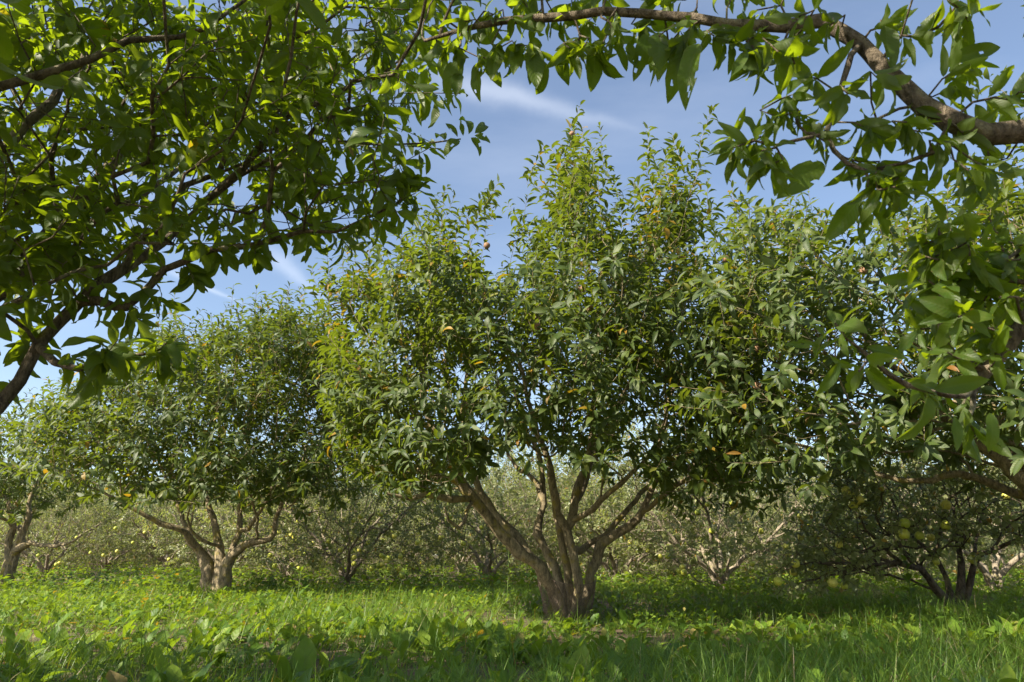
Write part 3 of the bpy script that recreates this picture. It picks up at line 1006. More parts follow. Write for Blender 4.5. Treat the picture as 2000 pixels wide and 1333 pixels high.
# ---- a generic medlar for the trees at the edges
def edge_medlar(o, label, c, r, n, stems, leafL=0.115, tips=(), poly=None, yr=None, extra=0, nl=4, n_leaf=(12, 19)):
    o = np.array(o, float); o[2] = gh(o[0], o[1])
    t = Tree()
    root = empty('medlar_tree', o, label, 'tree')
    k0 = t.add(o - [0, 0, 0.06], -1, 0.13)
    for pts, rr in stems:
        t.limb(pts, rr, k0)
    c = np.asarray(c, float)
    out = []
    if poly is not None:
        out.append(sample_zone(n, poly, yr[0], yr[1], ell(c, r)))
    k = 0
    while k < extra:
        p = c + rand_unit(1)[0] * rng.random() ** 0.4 * np.asarray(r)
        qx, qy, dp = proj(p)
        if p[2] < 0.9:
            continue
        if dp[0] > 0.1 and -40 < qx[0] < 2040 and -40 < qy[0] < 1370 and poly is not None:
            continue
        out.append(p[None]); k += 1
    T1 = thin(clumped(np.concatenate(out), .8), 0.08)
    ends = t.grow(T1, bf=0.45, step=0.13, bend=0.45)
    for px, py, yy, ln in tips:
        tip = at(px, py, yy)
        b0 = tip - np.array([rng.normal() * 0.08, rng.normal() * 0.1, ln * 0.97])
        e = t.grow([b0], bf=0.2, step=0.14)[0]
        t.shoot(e, tip - t.P[e], float(np.linalg.norm(tip - t.P[e])), int(12 + ln * 20), 0.13, 1.0, 0.12, curve=np.array([0.1, 0, -0.1]), start=0.03)
    med_shoots(t, ends, c - [0, 0, 0.8], leafL=leafL, n=n_leaf)
    finish(t, root, M_BARK, M_MED, 0.36, 'medlar', nl, 1, o, tip=.0018, curl=(-0.1, 1.6), fold=(0.1, 0.7), wave=0.12, yel=0.015, knobs=0.08)


Yf = 11.6
of = at(8, 1150, Yf)
edge_medlar(of, 'distant medlar tree at the far left edge with leaning mossy trunk', at(10, 930, Yf), (2.6, 2.1, 2.2), 900,
            [([at(12, 1115, Yf), at(25, 1085, Yf), at(40, 1055, Yf), at(55, 1020, Yf), at(60, 970, Yf), at(90, 900, Yf)], [0.0900, 0.0675, 0.0562, 0.0450, 0.0338, 0.0150]),
             ([at(20, 1100, Yf), at(15, 1060, Yf), at(25, 1030, Yf), at(15, 980, Yf), at(-30, 900, Yf)], [0.0900, 0.0600, 0.0450, 0.0338, 0.0150]),
             ([at(28, 1085, Yf), at(55, 1062, Yf - .2), at(75, 1064, Yf - .3), at(125, 1064, Yf - .6), at(160, 1045, Yf - .8)], [0.0750, 0.0450, 0.0338, 0.0240, 0.0120]),
             ([at(45, 1050, Yf), at(30, 1025, Yf + .2), at(28, 1000, Yf + .3)], [0.0450, 0.0375, 0.0225])],
            poly=[(-300, 880), (-150, 830), (0, 835), (60, 850), (130, 880), (190, 950), (160, 1000), (0, 1010), (-150, 1010), (-300, 1000)], yr=(9.7, 13.6), extra=250,
            tips=[(100, 850, Yf, .5), (-20, 800, Yf, .6), (20, 808, Yf, .7), (45, 830, Yf, .5), (0, 835, Yf, .6), (75, 860, Yf, .4)])
Yr = 4.9
orr = np.array([4.15, 4.9, 0])
edge_medlar(orr, 'medlar tree at the right edge whose low limbs slope in behind the near leaves', at(1800, 620, 5.1), (2.6, 1.9, 2.3), 2000,
            [([orr + [-.1, 0, .3], at(2040, 985, 4.8), at(1960, 905, 4.75), at(1880, 845, 4.75), at(1800, 760, 4.8), at(1720, 690, 4.9), at(1650, 600, 5.0)], [.10, .055, .045, .038, .030, .022, .012]),
             ([orr + [-.15, .05, .3], at(2040, 960, 5.0), at(1985, 880, 5.0), at(1940, 800, 5.0), at(1900, 680, 5.0), at(1880, 560, 5.0)], [.10, .05, .04, .032, .024, .012]),
             ([orr + [-.1, .1, .3], at(2060, 985, 5.2), at(2000, 968, 5.2), at(1930, 940, 5.2), at(1845, 928, 5.3), at(1760, 940, 5.4), at(1640, 900, 5.5), at(1540, 860, 5.5)], [.09, .042, .036, .03, .026, .02, .015, .009]),
             ([orr + [0, 0, .4], at(2110, 800, 5.0), at(2050, 600, 5.0), at(1990, 450, 5.0)], [.10, .07, .045, .018]),
             ([orr + [.1, .1, .4], orr + [.5, .3, 1.3], orr + [.9, .5, 2.2]], [.10, .07, .02])],
            poly=[(1410, 560), (1460, 470), (1540, 450), (1620, 490), (1700, 480), (1780, 450), (1850, 420), (1900, 400), (1990, 390), (2150, 390), (2300, 500), (2350, 800), (2200, 940), (2000, 900), (1900, 915), (1750, 900), (1600, 930), (1490, 925), (1420, 820), (1390, 650)],
            yr=(3.7, 6.9), extra=350, leafL=0.122,
            tips=[(1545, 370, 5.4, .5), (1500, 415, 5.4, .4), (1440, 390, 5.6, .4), (1600, 420, 5.3, .4), (1650, 430, 5.2, .35), (1770, 380, 5.0, .5), (1850, 350, 5.0, .6), (1940, 190, 5.0, .8), (1930, 330, 5.0, .5), (1975, 250, 5.1, .7), (1720, 430, 5.1, .35), (1900, 300, 5.2, .6)])


def leaf_px(t, pts, facing=(0.1, -1, 0.35)):
    """single leaves whose stalk end and tip were measured"""
    for bx, by, tx, ty, y in pts:
        b = at(bx, by, y); e = at(tx, ty, y + rng.normal() * .02 - .01)
        t.leafB.append(b); t.leafD.append(nrm(e - b)); t.leafL.append(float(np.linalg.norm(e - b)))
        t.leafU.append(np.asarray(facing) + rng.normal(size=3) * .3); t.leafY.append(0.0)


# ---- foreground medlar on the left: the path runs under its canopy
def near_left():
    o = np.array([-2.35, 1.95, 0.0]); o[2] = gh(o[0], o[1])
    t = Tree()
    root = empty('medlar_tree', o, 'near medlar tree on the left, leafy limbs reaching in from the left edge', 'tree')
    k0 = t.add(o - [0, 0, .05], -1, 0.14)
    A = t.limb([o + [.15, 0, .35], o + [.5, -.02, .62]] + [at(px, py, y) for px, py, y in [(0, 800, 1.92), (40, 730, 1.94), (75, 675, 1.97), (110, 632, 2.0), (150, 592, 2.02), (190, 558, 2.05), (250, 525, 2.12), (320, 470, 2.2), (400, 400, 2.3), (500, 300, 2.4), (580, 200, 2.5)]],
               [.07, .028, .020, .019, .0185, .018, .017, .021, .018, .015, .012, .009, .006], k0)
    px_limb(t, [(190, 592, 1.98), (222, 603, 1.96), (250, 596, 1.96), (284, 566, 1.95), (324, 531, 1.95), (370, 512, 1.96), (410, 490, 1.96), (500, 470, 1.98), (590, 455, 2.0), (660, 450, 2.0), (720, 430, 2.0), (775, 395, 2.0), (800, 372, 2.0)],
            [.014, .013, .0125, .012, .0115, .0105, .009, .009, .007, .0055, .005, .004, .003], t.near(at(165, 580, 2.03)))
    px_limb(t, [(110, 705, 1.88), (150, 712, 1.8), (215, 697, 1.72), (300, 690, 1.7)], [.012, .009, .007, .004], t.near(at(70, 690, 1.96)))
    B = t.limb([o + [.2, 0.1, .5], o + [.35, .15, .95]] + [at(px, py, y) for px, py, y in [(0, 560, 2.2), (53, 497, 2.22), (116, 440, 2.25), (155, 395, 2.28), (185, 360, 2.3), (235, 300, 2.35), (285, 243, 2.4), (335, 173, 2.45), (380, 120, 2.5), (425, 80, 2.55), (470, 10, 2.6)]],
               [.09, .045, .032, .030, .027, .024, .022, .020, .018, .015, .013, .010, .007], k0)
    px_limb(t, [(180, 440, 2.5), (250, 400, 2.7), (330, 350, 2.9), (420, 270, 3.0)], [.018, .015, .012, .007], t.near(at(116, 440, 2.25)))
    C = t.limb([o + [.05, 0.15, .6], o + [.0, .3, 1.3]] + [at(px, py, y) for px, py, y in [(0, 310, 2.4), (56, 250, 2.42), (106, 197, 2.45), (150, 140, 2.5), (200, 50, 2.6)]], [.08, .05, .022, .020, .018, .015, .010], k0)
    D = t.limb([o + [-.05, -.15, .6], o + [-.15, -.4, 1.2]] + [at(px, py, y) for px, py, y in [(-80, 190, 1.6), (0, 167, 1.62), (88, 152, 1.64), (176, 116, 1.66), (247, 88, 1.68), (300, 72, 1.7), (353, 70, 1.72), (405, 49, 1.75), (480, 0, 1.8)]], [.08, .05, .014, .013, .012, .011, .010, .009, .008, .007, .005], k0)
    px_limb(t, [(480, 320, 2.15), (525, 264, 2.1), (564, 226, 2.05), (645, 190, 2.0), (700, 166, 1.98), (742, 155, 1.95), (790, 110, 1.95)], [.012, .012, .011, .009, .007, .005, .003], t.near(at(400, 400, 2.3)))
    t.limb([o + [-.15, .1, .7], o + [-.5, .4, 1.6], o + [-.8, .6, 2.5]], [.09, .06, .02], k0)
    t.limb([o + [-.05, -.15, .7], o + [.1, -.8, 1.5], o + [.5, -1.3, 2.3]], [.09, .06, .02], k0)
    t.limb([o + [.05, .1, .7], o + [-.3, .45, 1.7], o + [-.5, .5, 2.6], o + [-.5, .5, 3.1]], [.09, .06, .035, .015], k0)
    zone = [(-60, -80), (850, -80), (850, 20), (805, 130), (765, 230), (745, 300), (770, 360), (690, 420), (600, 450), (480, 455), (380, 460), (310, 500), (190, 520), (90, 570), (0, 610), (-60, 620)]
    T1 = [sample_zone(860, zone, 1.6, 2.7), sample_zone(230, [(-60, -80), (830, -80), (830, 60), (750, 200), (640, 400), (300, 440), (-60, 500)], 2.7, 3.1)]
    # unseen canopy above and beside the frame, widened to shade the near ground
    k = 0; ex = []
    c = np.array([-2.5, 1.15, 2.25]); r = np.array([3.0, 1.95, 1.2])
    while k < 1200:
        p = c + rand_unit(1)[0] * rng.random() ** 0.4 * r
        qx, qy, dp = proj(p)
        if p[2] < 0.9 or (dp[0] > 0 and -80 < qx[0] < 2100 and -60 < qy[0] < 1400) or np.linalg.norm(p - [0, 0, .5]) < 0.9:
            continue
        ex.append(p); k += 1
    ends0 = t.grow(thin(clumped(np.concatenate(T1), .45, .22, 3.0), 0.04), bf=0.4, step=0.08, bend=0.4)
    ends1 = t.grow(thin(np.array(ex), 0.12), bf=0.4, step=0.12, bend=0.4)
    yz = [(at(200, 85, 1.9), .08, .3), (at(210, 250, 2.3), .10, .2), (at(10, 130, 2.0), .2, .12)]
    for e in ends0:
        p = t.P[e]
        d = 0.7 * t.tangent(e) + np.array([0.25, 0, 0.15]) + rng.normal(size=3) * 0.5
        yl = 0.0
        for cc, r_, pr in yz:
            if np.linalg.norm(p - cc) < r_:
                yl = pr
        t.shoot(e, d, rng.uniform(0.08, 0.22), int(rng.integers(7, 12)), 0.090, 1.1, 0.5, start=0.1, yellow=yl)
    for e in ends1:
        d = 0.6 * t.tangent(e) + np.array([0, 0, 0.25]) + rng.normal(size=3) * 0.5
        t.shoot(e, d, rng.uniform(0.12, 0.3), int(rng.integers(7, 12)), 0.12, 1.1, 0.35)
    # lone twigs against the sky
    leaf_px(t, [(895, 270, 872, 240, 2.0), (905, 268, 899, 236, 2.0), (915, 266, 921, 212, 2.0), (925, 263, 963, 230, 2.0), (925, 265, 957, 268, 2.0), (918, 268, 946, 292, 2.0), (900, 272, 868, 277, 2.0), (850, 279, 835, 268, 2.0), (870, 277, 856, 238, 2.0), (840, 280, 815, 275, 2.0),
                (800, 378, 826, 358, 2.0), (798, 380, 768, 354, 2.0), (790, 390, 815, 400, 2.0), (785, 392, 806, 440, 2.0), (780, 398, 740, 372, 2.0), (770, 402, 765, 450, 2.0)])
    e = px_limb(t, [(470, 350, 2.25), (540, 305, 2.12), (600, 282, 2.04), (650, 274, 2.0)], [.008, .006, .005, .004], t.near(at(400, 400, 2.3)))[-1]
    e = t.limb([at(740, 277, 2.0), at(845, 279, 2.0), at(900, 272, 2.0)], [.0035, .003, .0025], e)[-1]
    t.shoot(t.near(at(760, 278, 2.0)), at(900, 270, 2) - at(760, 278, 2), .22, 5, .07, 1.0, .05, start=.1)
    e = t.near(at(800, 372, 2.0))
    t.shoot(e, at(815, 350, 2.0) - at(790, 385, 2.0), .06, 7, .10, .9, .1, start=.0)
    for px, py, yy, dx in [(760, 400, 2.0, .1), (700, 440, 2.0, .05), (735, 425, 2.0, 0), (640, 455, 2.0, 0), (590, 460, 2.0, 0), (540, 470, 1.99, 0), (500, 475, 1.98, 0), (455, 480, 1.97, 0), (415, 492, 1.96, 0), (375, 512, 1.96, 0), (345, 525, 1.95, 0),
                           (150, 715, 1.74, .1), (215, 697, 1.7, .1), (260, 693, 1.7, .1), (300, 690, 1.7, .15), (120, 706, 1.86, 0), (170, 708, 1.77, .1), (240, 694, 1.71, .1), (280, 692, 1.7, .1), (190, 702, 1.74, 0), (60, 690, 1.96, -.2), (75, 675, 1.97, -.3), (95, 655, 1.98, -.3), (40, 725, 1.94, -.3), (130, 610, 2.01, -.1), (150, 592, 2.02, .1),  (255, 590, 1.96, 0), (300, 552, 1.95, 0), (270, 575, 1.96, 0), (120, 640, 2.0, -.1)]:
        e = t.near(at(px, py, yy))
        t.shoot(e, np.array([dx + .05, rng.normal() * .1, rng.uniform(-.12, .12)]), .08, int(rng.integers(7, 10)), .092, 1.1, .5, start=.0)
    finish(t, root, M_BARKGREY, M_MEDNEAR, 0.42, 'medlar', 7, 2, o, tip=.0014, curl=(-0.2, 1.6), fold=(0.05, 0.6), wave=0.22, serr=0.035, chew=0.035, yel=0.003, knobs=0.04, sides=(12, 9, 6))


near_left()


# ---- foreground medlar on the right, rooted just behind the camera
def near_right():
    o = np.array([1.75, -0.45, 0.0]); o[2] = gh(o[0], o[1])
    t = Tree()
    root = empty('medlar_tree', o, 'near medlar tree on the right, one thick grey limb arching across the top', 'tree')
    k0 = t.add(o - [0, 0, .05], -1, 0.14)
    t.limb([o + [-.05, .15, .4], o + [-.25, .75, .85]] + [at(px, py, y) for px, py, y in [(2080, 262, 0.98), (2000, 262, 1.0), (1925, 264, 1.01), (1860, 242, 1.02), (1800, 205, 1.04), (1760, 170, 1.06), (1715, 122, 1.08), (1680, 85, 1.10), (1640, 62, 1.12), (1600, 44, 1.14), (1545, 48, 1.16),
                                                                                          (1480, 54, 1.18), (1350, 36, 1.22), (1250, 27, 1.26), (1180, 24, 1.28), (1060, 34, 1.32), (985, 42, 1.35), (900, 60, 1.4), (830, 80, 1.45)]],
           [.08, .04, .022, .021, .020, .018, .0165, .016, .0155, .015, .0145, .014, .0135, .0125, .011, .0105, .010, .010, .009, .006, .004], k0, step=.05, wob=.002)
    L = []
    L.append(px_limb(t, [(1660, 110, 1.06), (1647, 155, 1.04), (1632, 215, 1.03), (1612, 262, 1.02), (1628, 295, 1.01), (1655, 318, 1.0), (1690, 335, 1.0), (1697, 360, 1.0), (1690, 385, 1.0)], [.006, .0055, .005, .005, .004, .0035, .003, .0025, .002], t.near(at(1680, 85, 1.10)), step=.03, wob=.001))
    L.append(px_limb(t, [(1570, 272, 1.0), (1515, 283, .99), (1470, 275, .98)], [.003, .0025, .002], t.near(at(1612, 262, 1.02)), step=.03, wob=.001))
    px_limb(t, [(1575, 258, 1.02), (1555, 245, 1.03), (1548, 200, 1.04)], [.003, .0025, .002], t.near(at(1612, 262, 1.02)), step=.03, wob=.001)
    px_limb(t, [(1820, 300, 1.0), (1760, 320, 1.0), (1710, 330, 1.0)], [.004, .003, .002], t.near(at(1860, 242, 1.02)), step=.03, wob=.001)
    # lower right branch
    t.limb([o + [.05, .2, .45], o + [-.35, 1.0, .62]] + [at(px, py, y) for px, py, y in [(2060, 560, 1.0), (2000, 640, 1.02), (1960, 690, 1.03), (1925, 725, 1.04), (1905, 755, 1.04)]], [.08, .03, .016, .0125, .010, .009, .006], k0, step=.05, wob=.002)
    px_limb(t, [(1870, 700, 1.02), (1840, 660, 1.0), (1830, 600, 1.0), (1850, 540, 1.0), (1860, 490, 1.0)], [.005, .004, .0035, .003, .002], t.near(at(1925, 725, 1.04)), step=.03, wob=.001)
    px_limb(t, [(1880, 775, .95), (1820, 765, .92), (1770, 752, .9), (1735, 730, .9), (1700, 700, .9), (1665, 670, .9)], [.004, .0042, .004, .0035, .003, .002], t.near(at(1910, 745, 1.04)), step=.03, wob=.001)
    px_limb(t, [(1898, 790, 1.0), (1892, 815, .98)], [.004, .003], t.near(at(1905, 755, 1.04)), step=.03, wob=.001)
    t.limb([o + [.2, -.05, .6], o + [.6, -.3, 1.5], o + [.9, -.5, 2.4]], [.09, .06, .02], k0)
    t.limb([o + [-.1, -.2, .6], o + [-.5, -.7, 1.5], o + [-.8, -1.0, 2.4]], [.09, .06, .02], k0)
    t.limb([o + [0, .1, .6], o + [-.1, .2, 1.6], o + [-.3, .4, 2.5]], [.09, .06, .02], k0)

    def cl(px, py, y, d, ln, n, L_, droop=.4, spread=1.1, jit=.12):
        b = at(px, py, y)
        e = t.grow([b], bf=.1, step=.04, bend=.3, wob=.002)[0]
        t.shoot(e, np.asarray(d, float) + rng.normal(size=3) * jit, ln, n + 2, L_ * .78, spread, droop, start=0.0, curve=(0, 0, 0))
    # hanging row under the arching limb
    for px in range(850, 1545, 23):
        lim = 34 + (px < 985) * (985 - px) * 0.18
        cl(px + rng.uniform(-12, 12), lim + rng.uniform(-20, 58), 1.45 - (px - 830) / 800 * .34 + rng.uniform(-.07, .07), (rng.normal() * .5, rng.normal() * .4, -.3), .03, int(rng.integers(3, 6)), rng.uniform(.085, .115), .75, 1.0)
        if rng.random() < .75:
            cl(px + rng.uniform(-12, 12), rng.uniform(-60, 20), 1.5 - (px - 830) / 800 * .3 + rng.uniform(-.1, .15), (rng.normal() * .5, rng.normal() * .4, .3), .05, int(rng.integers(4, 7)), .11, .4)
    for px, py in [(900, 90), (930, 110), (880, 70), (960, 85), (1000, 80), (1040, 90), (1100, 85), (1150, 75), (1180, 80), (1345, 75), (1380, 60), (1460, 80), (1470, 90)]:
        cl(px, py, 1.42 - (px - 830) / 800 * .34, (rng.normal() * .4, -.1, -.5), .03, 4, .11, .9, .9)
    # big cluster hanging below the bend
    for px, py, n in [(1450, 285, 6), (1420, 270, 4), (1475, 265, 5), (1515, 285, 4), (1548, 205, 6), (1560, 240, 5), (1600, 260, 4), (1590, 200, 3), (1640, 170, 4), (1660, 230, 5), (1650, 300, 5), (1700, 335, 5),
                      (1690, 385, 5), (1695, 372, 3), (1740, 320, 5), (1780, 330, 5), (1720, 260, 5), (1760, 260, 5), (1820, 300, 5), (1850, 320, 4), (1880, 300, 5), (1580, 165, 3), (1470, 230, 4), (1530, 320, 3), (1730, 215, 4), (1960, 290, 4)]:
        cl(px + rng.normal() * 14, py + rng.normal() * 14, rng.uniform(.96, 1.06), (rng.normal() * .5, -.15, -.25), .03, n + 1, rng.uniform(.07, .095), .65, 1.15)
    # leaves on the upper side of the bend
    for px, py, n, dx, dz in [(1700, 60, 5, .6, .1), (1720, 40, 4, .3, -.2), (1760, 70, 4, .8, .1), (1650, 30, 4, -.4, -.2), (1590, 20, 4, -.4, -.3), (1840, 155, 6, .8, .3), (1860, 140, 5, .9, .25), (1820, 190, 4, .5, .2), (1900, 200, 4, .8, .1), (1960, 195, 4, .8, -.1),
                              (1700, 140, 4, .2, -.5), (1780, 200, 4, 0, -.5), (1850, 230, 3, .1, -.4), (1870, 10, 5, .2, -.5), (1840, -10, 4, .2, -.5), (1990, 180, 3, .5, 0), (1930, 300, 4, .3, -.5), (1580, 60, 3, -.6, -.4), (1490, 75, 4, .3, -.6), (1540, 90, 3, .1, -.8)]:
        cl(px, py, rng.uniform(.98, 1.1), (dx, -.05, dz), .04, n, rng.uniform(.08, .11), .25, .9)
    # dark cluster on the right
    for px, py, n in [(1850, 480, 6), (1880, 460, 5), (1830, 500, 5), (1870, 520, 5), (1920, 500, 4), (1960, 500, 4), (1840, 560, 4), (1900, 570, 4), (1950, 570, 4), (1990, 540, 4), (1830, 640, 4), (1870, 640, 4), (1910, 640, 4),
                      (1960, 640, 4), (1850, 700, 4), (1900, 690, 4), (1840, 760, 3), (1800, 740, 3), (1950, 730, 3), (2010, 600, 4), (2010, 480, 4), (1930, 450, 3), (1855, 490, 6), (1880, 470, 5), (1835, 520, 5), (1900, 530, 5), (1940, 520, 4), (1980, 510, 4), (1865, 560, 4), (1925, 590, 4)]:
        cl(px + rng.normal() * 16, py + rng.normal() * 16, rng.uniform(.95, 1.12), (-.3 + rng.normal() * .4, -.1, rng.normal() * .3), .03, n + 1, rng.uniform(.075, .10), .35, 1.1)
    # the lit leaf pairs at its ends
    cl(1652, 662, .9, (-.6, -.2, .3), .03, 7, .075, .05, 1.3)
    cl(1700, 700, .9, (-.4, -.1, -.2), .03, 4, .08, .4, 1.2)
    cl(1880, 790, .97, (0, -.3, -.6), .04, 7, .08, .5, .9)
    cl(1780, 752, .92, (.3, -.3, -.2), .03, 2, .10, .2, 1.0)
    near = [(929, 88, 980, 159), (904, 102, 862, 166), (897, 141, 890, 182), (932, 120, 921, 182), (1020, 81, 1003, 141), (1041, 85, 1048, 160), (1063, 116, 1061, 185), (1084, 99, 1108, 166), (1119, 106, 1133, 145), (1161, 81, 1167, 160),
            (1200, 78, 1228, 127), (1228, 81, 1239, 132), (1334, 63, 1327, 166), (1285, 60, 1290, 120), (1262, 62, 1255, 130), (975, 80, 960, 150), (870, 95, 858, 150)]
    leaf_px(t, [q + (1.42 - (q[0] - 830) / 800 * .34,) for q in near])
    leaf_px(t, [q + (1.03,) for q in [(1367, 81, 1325, 166), (1462, 99, 1429, 150), (1469, 95, 1492, 138), (1473, 92, 1540, 85), (1547, 78, 1533, 159), (1575, 166, 1628, 141), (1473, 286, 1482, 361), (1519, 293, 1531, 363), (1610, 314, 1536, 368), (1684, 384, 1624, 458), (1688, 388, 1684, 469),
                (1698, 384, 1737, 458), (1780, 356, 1751, 420), (1864, 310, 1868, 370), (1878, 10, 1873, 78), (1843, 120, 1966, 86), (1794, 49, 1847, 65), (1727, 46, 1740, 134), (1896, 261, 1952, 212), (1945, 180, 2010, 212), (1656, 240, 1727, 261), (1640, 180, 1655, 240), (1600, 260, 1565, 225), (1480, 275, 1450, 215), (1460, 270, 1400, 262),
                (1500, 290, 1450, 300), (1740, 320, 1700, 372), (1800, 310, 1790, 385), (1830, 300, 1835, 372), (1900, 300, 1925, 360)]])
    leaf_px(t, [q + (.9,) for q in [(1614, 673, 1607, 624), (1640, 668, 1681, 627), (1653, 656, 1684, 698), (1603, 677, 1545, 666), (1642, 705, 1610, 768), (1688, 677, 1772, 698), (1600, 690, 1578, 720), (1769, 747, 1878, 761), (1864, 811, 1878, 871), (1931, 804, 1956, 860), (1880, 800, 1896, 840), (1890, 790, 1860, 800)]])
    # the rest of the canopy, above and behind the camera
    ex = []
    c = np.array([1.45, -.5, 2.2]); r = np.array([2.1, 2.0, 1.3])
    while len(ex) < 480:
        p = c + rand_unit(1)[0] * rng.random() ** 0.4 * r
        qx, qy, dp = proj(p)
        if p[2] < 1.0 or (dp[0] > 0 and -150 < qx[0] < 2200 and -150 < qy[0] < 1400) or np.linalg.norm(p - [0, 0, .5]) < 0.8:
            continue
        ex.append(p)
    ends1 = t.grow(thin(np.array(ex), 0.12), bf=0.4, step=0.12, bend=0.4)
    for e in ends1:
        d = 0.6 * t.tangent(e) + np.array([0, 0, 0.25]) + rng.normal(size=3) * 0.5
        t.shoot(e, d, rng.uniform(0.12, 0.3), int(rng.integers(7, 12)), 0.12, 1.1, 0.35)
    finish(t, root, M_BARKGREY, M_MEDNEAR, 0.36, 'medlar', 13, 3, o, curl=(-0.2, 1.5), fold=(0.05, 0.6), wave=0.22, serr=0.025, chew=0.05, yel=0.002, knobs=0.05, sides=(14, 10, 7), tip=0.0016)


near_right()

# medlars of the same near row that stand outside the frame but shade the grass
def copy_tree(src, loc, rot, scale, label, group=None):
    r_ = src.copy(); COL.objects.link(r_)
    r_.location = tuple(float(v) for v in loc); r_.rotation_euler = (0, 0, rot); r_.scale = (scale,) * 3
    r_['label'] = label
    if group:
        r_['group'] = group
    for ch in list(src.children):
        c_ = ch.copy(); COL.objects.link(c_); c_.parent = r_
    return r_


# ================================================================== QUINCE TREES
def quince_variant(n, h, r, leafL, nstem, seed, nl=2):
    t = Tree()
    k0 = t.add((0, 0, -.05), -1, 0.09)
    a0 = rng.uniform(0, 6.28)
    for i in range(nstem):
        a = a0 + i * 2 * np.pi / nstem + rng.normal() * .3
        e = np.array([math.cos(a), math.sin(a), 0])
        up = rng.uniform(.7, 1.2)
        pts = [e * .12 + [0, 0, .28 * up], e * .34 + [0, 0, .55 * up], e * (.55 + rng.uniform(0, .25)) + [0, 0, .85 * up] + rng.normal(size=3) * .05, e * r * .75 + [0, 0, h * .55 * up] + rng.normal(size=3) * .1]
        ids = t.limb(pts, [.040, .030, .022, .015, .007], k0, wob=.012)
        for q in range(2):
            b = ids[int(len(ids) * rng.uniform(.35, .7))]
            a2 = a + rng.normal() * .8
            e2 = np.array([math.cos(a2), math.sin(a2), 0])
            t.limb([t.P[b] + e2 * .25 + [0, 0, .15], t.P[b] + e2 * .55 + [0, 0, rng.uniform(0, .6)]], [.017, .012, .007], b, wob=.012)
    out = []
    while len(out) < n:
        u = rand_unit(1)[0] * rng.random() ** 0.35
        p = np.array([u[0] * r, u[1] * r, h * .48 + u[2] * h * .52])
        if p[2] < .15 or (p[2] < .5 and np.hypot(p[0], p[1]) < r * .5):
            continue
        out.append(p)
    ends = t.grow(thin(np.array(out), .10), bf=.5, step=.14, bend=.4)
    for e in ends:
        p = t.P[e]
        d = .7 * t.tangent(e) + .4 * nrm(np.array([p[0], p[1], .3])) + np.array([0, 0, .2]) + rng.normal(size=3) * .6
        t.shoot(e, d, rng.uniform(.14, .4), int(rng.integers(11, 18)), leafL, 1.0, .15)
    V, F = t.wood(sides=(8, 5, 3), knobs=.06, tip=.0024)
    tm = make_mesh('quince_trunk', V, F); tm.materials.append(M_BARKQ)
    V, F, luv, tint = t.crown((0, 0, 0), .62, 'quince', nl, 1, curl=(.1, .9), fold=(.1, .6), yel=.012)
    cm = make_mesh('quince_crown', V, F, luv, tint); cm.materials.append(M_QUI)
    return tm, cm


VAR = [quince_variant(760, 2.7, 1.85, .078, 5, 0), quince_variant(740, 2.5, 1.95, .078, 4, 1), quince_variant(780, 2.9, 1.8, .078, 6, 2)]


def quince_tree(x, y, v, rot, s, label, group):
    e = empty('quince_tree', (x, y, float(gh(x, y))), label, 'tree', group)
    e.rotation_euler = (0, 0, rot); e.scale = (s,) * 3
    link('trunk', VAR[v][0], None, e)
    link('crown', VAR[v][1], None, e)
    return e


